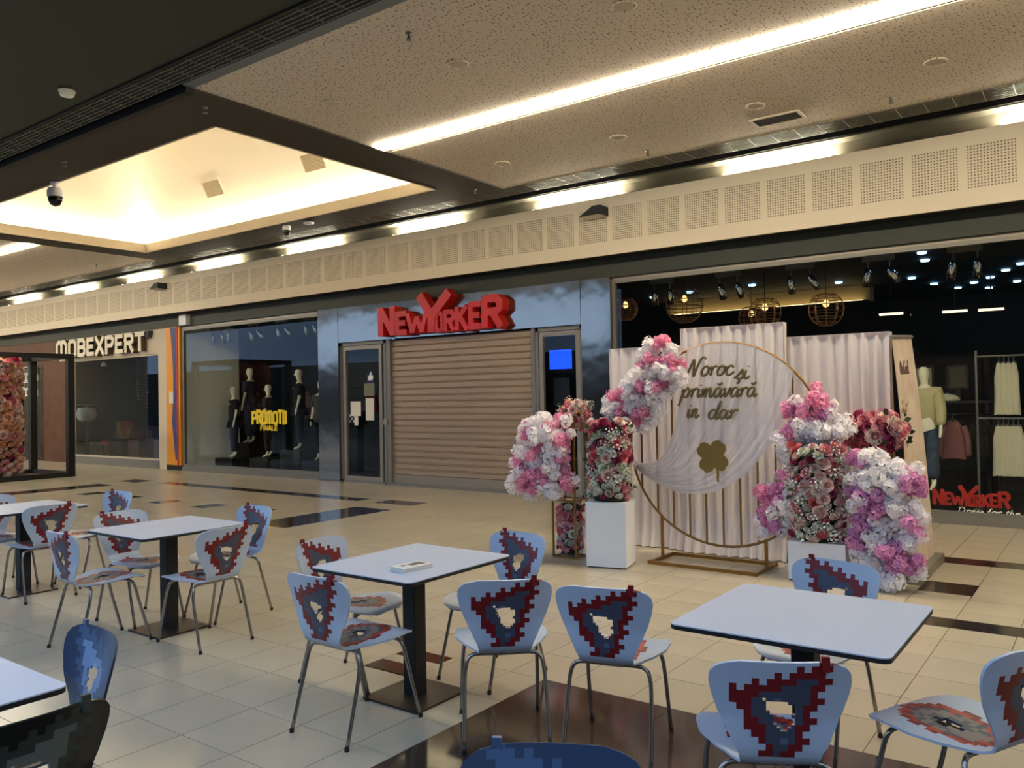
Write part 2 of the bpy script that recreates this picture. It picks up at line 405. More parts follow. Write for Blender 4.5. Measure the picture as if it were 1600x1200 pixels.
# ------------------------------------------------------------------ outer walls and unseen slab against stray sky light
tag(MB().box(-17, 9, -9.2, -9, 0, 6.2).box(-60, -17, -9.2, -9, 0, 3.6).build('wall_back', M_BEAM), kind='structure')  # unseen; its two heights are shaped to limit sky light and its reflection
tag(MB().box(-36.2, -36, 1.5, 18.2, 0, 7.0).build('wall_left', M_CREAMW), kind='structure')
tag(MB().box(9, 9.2, -9, 18.2, 0, 7.0).build('wall_right', M_CREAMW), kind='structure')
tag(MB().box(-36, 9, 1.45, 18.2, 7.0, 7.1).build('roof_light_block', M_BLACK), kind='structure')  # unseen slab added to stop sky light leaking through ceiling gaps

# ------------------------------------------------------------------ ceiling
ZC = 4.6
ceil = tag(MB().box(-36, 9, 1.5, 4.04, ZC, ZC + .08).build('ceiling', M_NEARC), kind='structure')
MB().box(-36, 9, 1.45, 1.5, ZC, 7.0).build('skirt_light_block', M_NEARC, ceil)  # unseen drop added to keep sky light out above the ceiling
def board(x0, x1, y0, y1, name='ceiling_board', m=M_BOARD, z0=ZC, z1=ZC + .05):
    return MB().box(x0, x1, y0, y1, z0, z1).build(name, m, ceil)
SY0, SY1 = 6.86, 7.16
for xa, xb in ((-7.04, 9), (-36, -16.1)):
    board(xa, xb, 4.5, SY0); board(xa, xb, SY1, 9.45)
# dark soffit round the coffer
HX0, HX1, HY0, HY1 = -15.45, -7.8, 5.25, 8.8
for r in ((-7.8, -7.04, 4.5, 9.45), (-16.1, HX0, 4.5, 9.45), (HX0, HX1, 4.5, HY0), (HX0, HX1, HY1, 9.45)):
    board(*r, name='soffit', m=M_BEAM, z0=ZC - .02, z1=ZC + .06)
# edge strips by the near grille
board(-7.04, 9, 4.38, 4.5, 'edge_strip', M_GREYSTRIP, ZC - .005)
board(-36, -7.04, 4.42, 4.5, 'edge_strip', M_BLACK, ZC - .06)
# recessed light strips
for k, (xa, xb) in enumerate(((-7.04, 9), (-36, -16.1))):
    t = thing('light_strip', ((xa + xb) / 2, 7.0, ZC), ['long recessed warm light strip crossing the perforated ceiling at right', 'short end of recessed light strip at far left past the coffer'][k], 'ceiling light')
    MB().box(xa, xb, SY0, SY1, ZC + .085, ZC + .1).box(xa, xb, SY0 - .012, SY0, ZC + .005, ZC + .1).box(xa, xb, SY1, SY1 + .012, ZC + .005, ZC + .1).build('trough', M_COVE, t)
    MB().box(xa + .02, xb - .02, SY0 + .15, SY1 - .005, ZC + .014, ZC + .03).build('slot_wall_glow', mat('slot_glow', (255, 240, 180), .5, emit=1.6), t)  # glowing strip stands in for the lit far wall of the slot
    MB().box(xa + .02, xb - .02, SY0 + .01, SY0 + .15, ZC - .028, ZC + .03).build('diffuser', M_STRIPLED, t)  # lens shaped to hang below the ceiling and throw light on the fascia
# coffer: lip, cove led, hipped vault
co = thing('coffer', ((HX0 + HX1) / 2, (HY0 + HY1) / 2, ZC), kind='structure')
for r in ((HX0, HX1, HY0 - .02, HY0 + .012), (HX0, HX1, HY1 - .012, HY1 + .02), (HX0 - .02, HX0 + .012, HY0 + .012, HY1 - .012), (HX1 - .012, HX1 + .02, HY0 + .012, HY1 - .012)):
    MB().box(*r, ZC - .022, ZC + .15).build('lip', M_LIP, co)
ex0, ex1, ey0, ey1 = HX0 - .25, HX1 + .25, HY0 - .25, HY1 + .25
MB().box(ex0, ex1, ey0, HY0 - .03, ZC + .06, ZC + .07).box(ex0, ex1, HY1 + .03, ey1, ZC + .06, ZC + .07).box(ex0, HX0 - .03, HY0, HY1, ZC + .06, ZC + .07).box(HX1 + .03, ex1, HY0, HY1, ZC + .06, ZC + .07).build('cove_shelf', M_COVE, co)
zt, run, SL = ZC + .12, 1.15, 1.9
zr = zt + run * SL
a = [(ex0, ey0), (ex1, ey0), (ex1, ey1), (ex0, ey1)]; b = [(ex0 + run, ey0 + run), (ex1 - run, ey0 + run), (ex1 - run, ey1 - run), (ex0 + run, ey1 - run)]
for i in range(4):
    j = (i + 1) % 4
    MB().quad((*a[i], zt), (*a[j], zt), (*b[j], zr), (*b[i], zr)).quad((*a[i], ZC + .05), (*a[j], ZC + .05), (*a[j], zt), (*a[i], zt)).build('vault_face', M_COVE, co)
MB().quad((*b[0], zr), (*b[1], zr), (*b[2], zr), (*b[3], zr)).build('vault_crown', M_COVE, co)
for k, (r, lab) in enumerate((((HX0, HX1, HY1 + .06, HY1 + .12), 'far'), ((HX0, HX1, HY0 - .12, HY0 - .06), 'near'), ((HX0 - .12, HX0 - .06, HY0, HY1), 'left'), ((HX1 + .06, HX1 + .12, HY0, HY1), 'right'))):
    MB().box(*r, ZC + .07, ZC + .09).build('led_strip', M_LED, co)
# vent grilles on the vault slope (far face)
def on_vault(x, t):  # t metres in from the far eave
    return (x, ey1 - t, zt + SL * t)
for k, (x, t, lab) in enumerate(((-12.98, .374, 'square air vent lower left on the lit coffer slope'), (-10.28, .366, 'square air vent upper right on the lit coffer slope'))):
    v = thing('air_vent', on_vault(x, t), lab, 'vent', 'square vents in the coffer')
    v.rotation_euler = (-math.atan(SL), 0, 0)
    s, d = .27, .16
    fr = MB()
    for q in ((-s, s, -d, -d + .025), (-s, s, d - .025, d), (-s, -s + .025, -d + .025, d - .025), (s - .025, s, -d + .025, d - .025)): fr.box(*q, -.02, 0)
    bk = MB().box(-s + .025, s - .025, -d + .025, d - .025, -.004, 0)
    lv = MB()
    for q in range(15):
        xx = -s + .035 + q * .034; lv.box(xx, xx + .012, -d + .025, d - .025, -.018, -.004)
    for nm, mb, m in (('frame', fr, M_COVE), ('backing', bk, mat('vent_shadow', (120, 104, 84), .8)), ('louvre', lv, mat('vent_louvre', (206, 192, 166), .6))):
        me = mb.mesh(nm, m); o = bpy.data.objects.new(nm, me); COL.objects.link(o); o.parent = v
# cell grilles
def grille(y0, y1, n, m, step, lab, h=.05):
    t = thing('ceiling_grille', (-12, (y0 + y1) / 2, ZC), lab, 'grille')
    for k in range(n):
        y = y0 + (y1 - y0) * k / (n - 1)
        MB().box(-33, 7, y - .005, y + .005, ZC - .005, ZC + h).build('slat', m, t)
    me = MB().box(-.005, .005, -(y1 - y0) / 2, (y1 - y0) / 2, -.004, h).mesh('crossbar', m); x = -32.9
    while x < 7:
        inst('crossbar', me, t, (x, (y0 + y1) / 2, ZC)); x += step
    return t
grille(4.06, 4.36, 7, M_GRILLE_D, .30, 'dark cell grille strip beside the unlit near ceiling', .06)
grille(9.47, 9.83, 7, M_GRILLE, .27, 'metal cell grille strip running along the white fascia', .05)
MB().box(-36, 9, 4.03, 4.06, ZC - .02, ZC + .3).build('grille_edge', M_BLACK, ceil)
MB().box(-36, 9, 9.84, 9.87, ZC + .045, ZC + .4).build('grille_edge', M_BLACK, ceil)
MB().box(-36, 9, 4.04, 4.5, ZC + .5, ZC + .52).box(-36, 9, 9.4, 10.62, 5.35, 5.37).build('plenum_light_block', M_BLACK, ceil)  # black lids added above the grilles to block sky light

# ------------------------------------------------------------------ fascia with raster panels, cove tubes
fas = tag(MB().box(-36, 9, 10.6, 10.64, 3.67, 4.53).build('wall_fascia', M_FASCIA), kind='structure')
MB().box(-36, 9, 10.64, 11.0, 3.67, 3.72).build('fascia_soffit', M_BLACK, fas)
pm = MB().box(-.2375, .2375, -.003, .001, -.2475, .2475).mesh('perforated_panel', M_PERF)
for k in range(-5, 46):
    inst('perforated_panel', pm, fas, (-0.85 - .2375 - .5757 * k, 10.6, 4.118))
cv = tag(MB().box(-36, 9, 10.98, 11.02, 4.3, 4.78).box(-36, 9, 10.76, 10.98, 4.78, 4.80).build('trim_1', M_REFL), kind='structure')
MB().box(-36, 9, 10.64, 10.98, 4.40, 4.42).box(-36, 9, 10.74, 10.76, 4.80, 5.4).build('cove_tray', M_BLACK, cv)
tubes = [(-1.04, .45), (-4.34, -2.84), (-7.53, -5.95), (-10.65, -9.08), (-13.83, -12.15), (-17.1, -15.4), (-20.14, -18.6), (-23.4, -21.7), (-26.6, -24.9), (-29.8, -28.2)]
names = ['first', 'second', 'third', 'fourth', 'fifth', 'sixth', 'seventh', 'eighth', 'ninth', 'tenth']
for k, (xa, xb) in enumerate(tubes):
    t = thing('fluorescent_lamp', ((xa + xb) / 2, 10.86, 4.42), f'warm tube lamp glowing above the white fascia, {names[k]} from the right', 'lamp', 'tube lamps behind the fascia')
    MB().box(xa, xb, 10.82, 10.92, 4.42, 4.50).build('housing', M_ALU, t)
    MB().tube([(xa + .04, 10.87, 4.535), (xb - .04, 10.87, 4.535)], .016, 8).build('tube', M_TUBE, t)
    MB().box(xa - .01, xa + .03, 10.80, 10.94, 4.42, 4.60).build('end_cap', M_ALU, t); MB().box(xb - .03, xb + .01, 10.80, 10.94, 4.42, 4.60).build('end_cap', M_ALU, t)
# dark band over the shop fronts
tag(MB().box(-36, 9, 10.93, 11.05, 3.39, 3.74).build('wall_bulkhead', M_BULK), kind='structure')
tag(MB().box(-36, 9, 11.02, 11.1, 3.74, 7.0).build('wall_upper', M_BLACK), kind='structure')
tag(MB().box(-17.75, 9, 10.99, 11.04, 3.345, 3.39).build('trim_2', M_ALU), kind='structure')

# small ceiling fittings
def ring_light(x, y, lab):
    t = thing('downlight', (x, y, ZC), lab, 'downlight', 'round unlit ceiling downlights')
    MB().lathe([(.075, 0), (.10, 0), (.104, -.006), (.10, -.012), (.08, -.012), (.075, 0)], (x, y, ZC), 24).build('rim', M_BOARD, t, smooth=True)
    MB().lathe([(.0001, -.003), (.078, -.003), (.078, .0)], (x, y, ZC), 24).build('disc', M_CREAMW, t)
for x, y, lab in ((-6.34, 5.59, 'unlit round downlight near the dark beam, near row'), (-4.71, 5.64, 'unlit round downlight second from beam, near row'), (-3.0, 5.6, 'unlit round downlight at the top edge, near row'),
                  (-6.3, 8.41, 'unlit round downlight near the dark beam, far row'), (-4.62, 8.42, 'unlit round downlight second from beam, far row'), (-2.99, 8.42, 'unlit round downlight by the rectangular vent'), (-1.28, 8.35, 'unlit round downlight far right beyond the vent')):
    ring_light(x, y, lab)
def sprinkler(x, y, z, lab):
    t = thing('sprinkler', (x, y, z), lab, 'sprinkler', 'ceiling sprinklers')
    MB().lathe([(.001, 0), (.03, 0), (.03, -.008), (.012, -.012), (.010, -.05), (.001, -.05)], (x, y, z), 12).build('body', M_ALU2, t, smooth=True)
    MB().lathe([(.001, -.055), (.026, -.055), (.026, -.06), (.001, -.062)], (x, y, z), 12).tube([(x - .014, y, z - .02), (x - .016, y, z - .055)], .003, 5).tube([(x + .014, y, z - .02), (x + .016, y, z - .055)], .003, 5).build('deflector', M_ALU2, t)
for x, y, z, lab in ((-4.62, 4.92, ZC, 'small sprinkler head at the top of the perforated ceiling'), (-4.59, 9.12, ZC, 'small sprinkler head by the grille left of vent'), (-1.81, 9.08, ZC, 'small sprinkler head by the grille right of vent'),
                     (-7.37, 4.84, ZC - .02, 'small sprinkler on the dark beam corner'), (-10.35, 4.85, ZC - .02, 'small sprinkler on dark soffit above dome camera'), (-7.35, 9.15, ZC - .02, 'small sprinkler at the far end of the dark beam'), (-17.6, 8.9, ZC, 'small sprinkler on the far left ceiling')):
    sprinkler(x, y, z, lab)
v = thing('air_vent', (-2.94, 8.97, ZC), 'rectangular dark ceiling vent with a pale frame', 'vent')
fr = MB()
for q in ((-3.21, -2.67, 8.82, 8.85), (-3.21, -2.67, 9.09, 9.12), (-3.21, -3.18, 8.85, 9.09), (-2.70, -2.67, 8.85, 9.09)): fr.box(*q, ZC - .015, ZC)
fr.build('frame', M_FASCIA, v); MB().box(-3.18, -2.70, 8.85, 9.09, ZC - .003, ZC).build('backing', M_BLACK, v)
for k in range(8): MB().box(-3.18, -2.70, 8.86 + k * .029, 8.868 + k * .029, ZC - .014, ZC - .003).build('louvre', M_BEAM, v)
def dome_camera(x, y, z, s, lab, drop=0.0):
    t = thing('security_camera', (x, y, z), lab, 'camera')
    if drop: MB().lathe([(.001, 0), (.06 * s, 0), (.06 * s, -.03), (.03 * s, -.04), (.03 * s, -drop), (.001, -drop)], (x, y, z), 14).build('mount', M_WHITE, t, smooth=True)
    z -= drop
    MB().lathe([(.02 * s, 0), (.08 * s, -.01 * s), (.1 * s, -.05 * s), (.1 * s, -.13 * s), (.001, -.13 * s)], (x, y, z), 18).build('housing', M_WHITE, t, auto=40)
    MB().lathe([(.088 * s, -.13 * s), (.088 * s, -.18 * s), (.06 * s, -.235 * s), (.001, -.26 * s)], (x, y, z), 18).build('lens_dome', mat('black_lens', (14, 13, 14), .08), t, smooth=True)
dome_camera(-11.4, 5.22, ZC - .02, 1.0, 'large white dome camera with black lens hanging by the lit coffer', .07)
dome_camera(-11.3, 8.95, ZC - .02, .7, 'small white dome camera on the far dark soffit')
t = thing('smoke_detector', (-10.85, 9.05, ZC - .02), 'flat pale smoke detector beside the small dome camera', 'detector')
MB().lathe([(.001, 0), (.09, 0), (.09, -.02), (.06, -.035), (.001, -.04)], (-10.85, 9.05, ZC - .02), 16).build('cover', M_WHITE, t, smooth=True); MB().lathe([(.055, -.036), (.06, -.036), (.06, -.028)], (-10.85, 9.05, ZC - .02), 16).build('grille_ring', M_ALU2, t)
t = thing('ceiling_lamp', (-8.0, 3.78, ZC), 'small pale lamp on the unlit near ceiling', 'lamp')
MB().lathe([(.001, 0), (.07, 0), (.075, -.02), (.06, -.06), (.001, -.08)], (-8.0, 3.78, ZC), 16).build('globe', mat('lamp_globe', (200, 192, 165), .4, emit=.12), t, smooth=True); MB().lathe([(.075, 0), (.085, 0), (.085, -.012), (.075, -.012)], (-8.0, 3.78, ZC), 16).build('rim', M_ALU2, t)
for x, lab in ((-6.18, 'black wedge speaker on the fascia above the steel shop front'), (-17.9, 'black wedge speaker on the fascia over the orange column')):
    t = thing('wedge_speaker', (x, 10.59, 4.25), lab, 'speaker')
    MB().prism([(x - .18, 4.24), (x + .18, 4.24), (x + .18, 4.37), (x + .05, 4.37)], 10.36, 10.6).build('cabinet', mat('navy_black', (28, 28, 38), .5), t)
    MB().box(x - .16, x + .16, 10.38, 10.58, 4.232, 4.24).build('baffle', M_CREAMW, t)
# ------------------------------------------------------------------ shop shells behind the fronts
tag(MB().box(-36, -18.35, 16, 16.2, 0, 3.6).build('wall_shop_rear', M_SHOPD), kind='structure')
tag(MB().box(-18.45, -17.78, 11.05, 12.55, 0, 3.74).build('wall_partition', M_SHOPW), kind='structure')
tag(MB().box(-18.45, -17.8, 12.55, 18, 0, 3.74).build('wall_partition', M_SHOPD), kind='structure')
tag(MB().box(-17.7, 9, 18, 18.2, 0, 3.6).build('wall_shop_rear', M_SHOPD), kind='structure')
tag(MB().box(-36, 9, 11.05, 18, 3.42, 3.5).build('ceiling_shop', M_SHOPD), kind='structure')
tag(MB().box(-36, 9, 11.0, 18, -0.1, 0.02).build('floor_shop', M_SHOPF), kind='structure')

def frame_rect(mb, x0, x1, z0, z1, w, y0, y1):
    mb.box(x0, x1, y0, y1, z0, z0 + w).box(x0, x1, y0, y1, z1 - w, z1).box(x0, x0 + w, y0, y1, z0 + w, z1 - w).box(x1 - w, x1, y0, y1, z0 + w, z1 - w)
    return mb
def shop_window(name, x0, x1, z0, z1, splits, fm, w=.05):
    t = thing(name, ((x0 + x1) / 2, 11.0, 0), kind='structure')
    frame_rect(MB(), x0, x1, z0, z1, w, 10.97, 11.04).build('window_frame', fm, t)
    xs = [x0 + w] + list(splits) + [x1 - w]
    for a, b in zip(xs[:-1], xs[1:]): MB().box(a + .003, b - .003, 11.0, 11.012, z0 + w, z1 - w).build('pane', M_GLASS, t)
    MB().box(x0, x1, 10.93, 11.05, 0, z0).build('sill', M_ALU2, t)
    return t
# furniture shop at far left
shop_window('window_1', -23.05, -18.68, .2, 2.80, [-20.9], M_CREAMW, .04)
tag(MB().box(-23.75, -18.35, 10.95, 11.05, 2.80, 3.39).build('wall_sign', M_CREAMW), kind='structure')
tag(MB().box(-18.70, -18.35, 10.93, 11.1, 0, 2.8).build('wall_pier', M_CREAMW), kind='structure')
tag(MB().box(-36, -23.75, 10.95, 11.05, 2.80, 3.39).box(-24.8, -23.05, 10.97, 11.05, 0, 2.8).box(-36, -24.8, 10.97, 11.05, 2.75, 2.8).build('wall_brown', M_BROWNW), kind='structure')
tag(MB().box(-36, -27.6, 10.97, 11.05, 0, 2.75).build('wall_brown', M_BROWNW), kind='structure')
dr = thing('door_1', (-26.2, 11.0, 0), kind='structure')
frame_rect(MB(), -27.6, -24.8, 0.02, 2.75, .08, 10.96, 11.04).build('door_frame', mat('dark_wood', (52, 34, 24), .5), dr)
MB().box(-26.22, -26.16, 10.98, 11.03, .1, 2.67).build('mullion', mat('dark_wood', (52, 34, 24), .5), dr)
MB().box(-27.52, -26.22, 11.0, 11.012, .1, 2.67).build('pane', M_GLASS, dr); MB().box(-26.16, -24.88, 11.0, 11.012, .1, 2.67).build('pane', M_GLASS, dr)
# white-outlined brick ornament beside the entrance
bo = thing('wall_ornament', (-25.2, 10.94, 2.3), 'stepped ornament of white outlined brick frames at the dark entrance', 'ornament')
bm_ = frame_rect(MB(), -.17, .17, -.1, .1, .02, -.02, .02).mesh('brick_frame', M_WHITE)
for r, (a, b) in enumerate(((0, 4), (0, 4), (0, 4), (-1, 4), (-1, 0), (-1, 0), (-1, 0))):
    for c in range(a, b): inst('brick_frame', bm_, bo, (-26.5 + c * .36 + (r % 2) * .18, 10.94, 2.62 - r * .22))
tag(MB().box(-26.72, -26.5, 10.9, 10.96, .15, 1.25).box(-26.74, -26.48, 10.89, 10.96, .1, .15).build('red_panel', mat('brick_red', (150, 60, 40), .6)), 'narrow red panel standing at the dark entrance', 'panel')
sg = thing('shop_sign', (-21.3, 10.9, 2.86), 'cream rounded capital letter sign over the furniture shop window', 'sign')
x = -23.62
for ch, wd in zip('MOBEXPERT', (.72, .52, .50, .46, .52, .50, .46, .50, .50)):
    wd *= .965; lt = block_letter(ch, x + .02, x + wd - .02, 2.87, 3.34, .105, 10.78, 10.80, M_CREAM, sg); block_letter(ch, x + .02, x + wd - .02, 2.87, 3.34, .100, 10.801, 10.94, mat('letter_shade', (84, 66, 48), .6), lt, 'letter_shade'); x += wd + .008  # dark brown sides stand in for the shading around the letters
MB().prism([(x - .02, 3.36), (x + .10, 3.36), (x + .02, 3.2), (x - .03, 3.2)], 10.82, 10.95).build('accent_mark', mat('dark_mark', (60, 60, 75), .5), sg)
# inside the furniture shop
t = thing('potted_plant', (-25.0, 12.3, 0.02), 'white round pot with a broad-leaved plant on a dark stand', 'plant')
MB().lathe([(.001, .02), (.2, .02), (.2, .05), (.05, .06), (.05, 1.05), (.18, 1.07), (.001, 1.08)], (-25.0, 12.3, 0), 16).build('stand', M_BLACK, t)
MB().lathe([(.12, 1.08), (.24, 1.14), (.28, 1.3), (.24, 1.48), (.2, 1.5), (.001, 1.46)], (-25.0, 12.3, 0), 18).build('pot', M_WHITE, t, smooth=True)
for k in range(12):
    an = k * 2.4; L = .35 + .1 * (k % 3); p = []
    for q in range(5):
        u = q / 4; p.append((-25.0 + math.cos(an) * L * u, 12.3 + math.sin(an) * L * u, 1.48 + .42 * u - .35 * u * u))
    lf = MB()
    for q in range(4):
        w0, w1 = .05 * math.sin(math.pi * q / 4) + .004, .05 * math.sin(math.pi * (q + 1) / 4) + .004
        nx, ny = -math.sin(an), math.cos(an); A, B = p[q], p[q + 1]
        lf.quad((A[0] - nx * w0, A[1] - ny * w0, A[2]), (A[0] + nx * w0, A[1] + ny * w0, A[2]), (B[0] + nx * w1, B[1] + ny * w1, B[2]), (B[0] - nx * w1, B[1] - ny * w1, B[2]))
    lf.build('leaf', mat('pale_leaf', (120, 140, 92), .6), t)
t = thing('armchair', (-24.6, 13.0, 0.02), 'red upholstered chair beside the plant in the shop window', 'chair')
MB().box(-24.95, -24.25, 12.7, 13.3, .35, .52).build('seat', mat('red_cloth', (130, 28, 30), .8), t); MB().box(-24.95, -24.25, 13.2, 13.35, .5, 1.05).build('backrest', MATS['red_cloth'], t)
for a in (-24.9, -24.35):
    for b in (12.75, 13.2): MB().box(a, a + .05, b, b + .05, .02, .35).build('leg', M_BLACK, t)
for k, (x, lab) in enumerate(((-22.9, 'yellow-green grass plant in a dark planter behind the glass'), (-21.9, 'low reddish plant box in the furniture window'), (-20.1, 'long dark red planter at the right of furniture window'))):
    t = thing('planter', (x, 12.3, .02), lab, 'planter'); w = (.35, .3, .8)[k]
    MB().prism([(x - w + .05, .02), (x + w - .05, .02), (x + w, .6), (x - w, .6)], 12.05, 12.55).build('trough', (M_BLACK, mat('dark_red_box', (60, 24, 22), .6), MATS['dark_red_box'] if 'dark_red_box' in MATS else M_BLACK)[k], t)
    for q in range(26):
        an = random.uniform(0, 6.28); L = random.uniform(.25, .6 if k == 0 else .3); bx_ = x + random.uniform(-w, w) * .8; by = 12.3 + random.uniform(-.15, .15)
        dx, dy = math.cos(an) * L * .5, math.sin(an) * L * .4
        MB().add([(bx_ - .012, by, .55), (bx_ + .012, by, .55), (bx_ + dx * .6 + .01, by + dy * .6, .6 + L * .8), (bx_ + dx, by + dy, .6 + L), (bx_ + dx * .6 - .01, by + dy * .6, .6 + L * .8)], [(0, 1, 2, 4), (4, 2, 3)]).build('blade', mat('olive_leaf', (116, 112, 44), .6) if k == 0 else mat('maroon_leaf', (96, 36, 34), .6), t)
tag(MB().box(-22.25, -22.05, 13.4, 13.6, .02, 3.4).box(-22.3, -22.0, 13.35, 13.65, .02, .12).build('display_column', mat('pale_green_column', (150, 160, 128), .6)), 'pale green upright column inside the furniture shop', 'column')
for k, x in enumerate((-23.7, -23.2)):
    t = thing('hanging_garland', (x, 13.2, 3.3), ('thin sparkling garland hanging at left in the dark shop', 'longer sparkling garland beside the first in the dark shop')[k], 'garland')
    MB().tube([(x, 13.2, 3.42), (x, 13.2, 1.4 - .3 * k)], .006, 5).build('cord', M_BLACK, t)
    bd = MB().lathe([(.001, -.03), (.028, 0), (.001, .03)], n=6).mesh('bead', mat('silver_bead', (210, 205, 190), .3, metal=.6))
    for q in range(14): inst('bead', bd, t, (x + random.uniform(-.03, .03), 13.2, 2.9 - q * (.09 + .02 * k)), sc=random.uniform(.8, 1.5))
for x, lab in ((-22.4, 'small ceiling spotlight at the left of furniture window'), (-19.1, 'small ceiling spotlight at the right of furniture window')):
    t = thing('spotlight', (x, 11.5, 3.42), lab, 'spotlight'); MB().tube([(x, 11.5, 3.42), (x, 11.5, 2.75)], .008, 6).build('stem', M_ALU2, t); MB().lathe([(.04, .0), (.08, -.12), (.001, -.11)], (x, 11.5, 2.75), 12).build('shade', M_WHITE, t, smooth=True)

# ------------------------------------------------------------------ orange and blue column
oc = thing('painted_column', (-18.0, 10.95, 0), 'orange column with a wavy blue stripe between the two shops', 'column')
MB().box(-18.35, -17.78, 10.93, 11.1, .12, 3.39).build('orange_body', M_ORANGE, oc)
wave = []
for k in range(33):
    z = .25 + (3.38 - .25) * k / 32; u = (3.38 - z) / 3.1
    xw = -18.17 + .13 * math.sin(u * 3.6 + .1) + (.26 * max(0, u - .72) / .28 if u > .72 else 0)
    wave.append((min(xw, -17.91), z))
MB().prism(wave + [(-17.90, 3.38), (-17.90, .25)], 10.918, 10.93).build('blue_wave', M_BLUE, oc)
MB().box(-17.90, -17.85, 10.916, 10.93, .12, 3.39).build('red_stripe', mat('red_stripe', (190, 40, 24), .5), oc)
MB().box(-18.36, -17.77, 10.92, 11.1, 0.0, .12).build('plinth', M_BLACK, oc)
tag(MB().box(-18.2, -18.03, 10.902, 10.916, 1.58, 1.86).box(-18.19, -18.15, 10.899, 10.902, 1.8, 1.84).build('notice_sheet', M_PAPER), 'small white notice stuck on the orange and blue column', 'notice')
t = thing('alarm_box', (-17.45, 10.88, 3.4), 'white alarm box with a red top above the painted column', 'alarm')
MB().box(-17.62, -17.33, 10.82, 10.93, 3.40, 3.64).build('cover', M_WHITE, t); MB().box(-17.6, -17.35, 10.83, 10.93, 3.64, 3.74).build('beacon', mat('dark_red', (120, 24, 24), .4), t)

# ------------------------------------------------------------------ clothes shop: windows, steel portal, shutter, doors
shop_window('window_2', -17.74, -12.84, .1, 3.345, [-15.2], M_ALU2, .06)
shop_window('window_3', -6.17, 4.5, .1, 3.345, [-2.03, 1.4], M_ALU2, .05)
st = thing('steel_portal', (-9.5, 10.95, 0), 'mirror polished steel portal framing the roller shutter', 'portal')
for a, b, z0, z1 in ((-12.84, -12.25, .03, 3.39), (-6.69, -6.17, .03, 3.39), (-12.24, -9.5, 2.71, 3.39), (-9.49, -6.70, 2.71, 3.39)):
    MB().box(a, b, 10.90, 10.99, z0, z1).build('steel_panel', M_STEEL, st)
MB().box(-12.84, -12.25, 10.91, 11.0, 0, .03).box(-6.69, -6.17, 10.91, 11.0, 0, .03).build('base_strip', M_ALU2, st)
sh = thing('roller_shutter', (-9.28, 11.0, 0), 'closed beige metal roller shutter with horizontal slats', 'shutter')
n = 22; z0, z1 = .20, 2.69; hh = (z1 - z0) / n
sm = MB().add([(-10.88, 0, 0), (-7.68, 0, 0), (-7.68, -.010, .012), (-10.88, -.010, .012), (-10.88, -.010, hh * .78), (-7.68, -.010, hh * .78), (-7.68, -.026, hh - .016), (-10.88, -.026, hh - .016), (-10.88, 0, hh), (-7.68, 0, hh)],
              [(0, 1, 2, 3), (3, 2, 5, 4), (4, 5, 6, 7), (7, 6, 9, 8)]).mesh('slat', M_SHUT)
for k in range(n): inst('slat', sm, sh, (0, 11.0, z0 + k * hh))
MB().box(-10.90, -7.66, 10.975, 11.02, .05, .20).build('bottom_bar', mat('shutter_bar', (150, 140, 126), .4, metal=.4), sh)
MB().box(-10.98, -10.88, 10.94, 11.03, 0, 2.71).box(-7.68, -7.60, 10.94, 11.03, 0, 2.71).build('guide_rail', M_ALU2, sh)
MB().box(-10.97, -7.61, 11.02, 11.05, .0, 2.71).build('backing', M_BLACK, sh)
MB().box(-11.04, -10.95, 10.90, 10.96, 1.12, 1.22).build('lock', M_ALU, sh)
MB().box(-10.98, -7.60, 10.9, 11.06, 0, .05).build('threshold', M_ALU2, sh)
for nm, a, b in (('door_2', -12.25, -11.0), ('door_3', -7.60, -6.69)):
    d = thing(nm, ((a + b) / 2, 11.0, 0), kind='structure')
    MB().box(a, a + .06, 10.95, 11.05, 0, 2.71).box(b - .06, b, 10.95, 11.05, 0, 2.71).box(a, b, 10.95, 11.05, 2.64, 2.71).box(a, b, 10.95, 11.05, 0, .05).build('door_frame', M_ALU2, d)
    frame_rect(MB(), a + .07, b - (.12 if nm == 'door_2' else .07), .05, 2.63, .075, 10.96, 11.02).build('leaf_frame', M_ALU, d)
    MB().box(a + .145, b - (.195 if nm == 'door_2' else .145), 10.985, 10.995, .125, 2.555).build('pane', M_GLASS, d)
ny = thing('shop_sign', (-9.5, 10.85, 2.75), 'red block letter sign with a tall middle letter over the shutter', 'sign')
X0, W = -10.94, 2.86
for ch, a, b, h, sw in (('N', 0, .14, .53, .13), ('E', .15, .25, .42, .10), ('W', .245, .42, .37, .095), ('O', .483, .548, .34, .075), ('R', .553, .64, .36, .085), ('K', .645, .745, .40, .095), ('E', .75, .845, .46, .10), ('R', .85, 1.0, .53, .13)):
    block_letter(ch, X0 + W * a, X0 + W * b, 2.75, 2.75 + h, sw, 10.72, 10.9, M_RED, ny)
yl = MB()
for q, stk in enumerate(([(.355, 1.27), (.455, .55)], [(.60, 1.27), (.455, .55)], [(.455, .62), (.455, 0)])):
    ribbon(yl, [(X0 + W * x, 2.75 + .53 * z) for x, z in stk], .17, 10.715 - .001 * q, 10.9)
yl.build('letter', M_RED, ny)
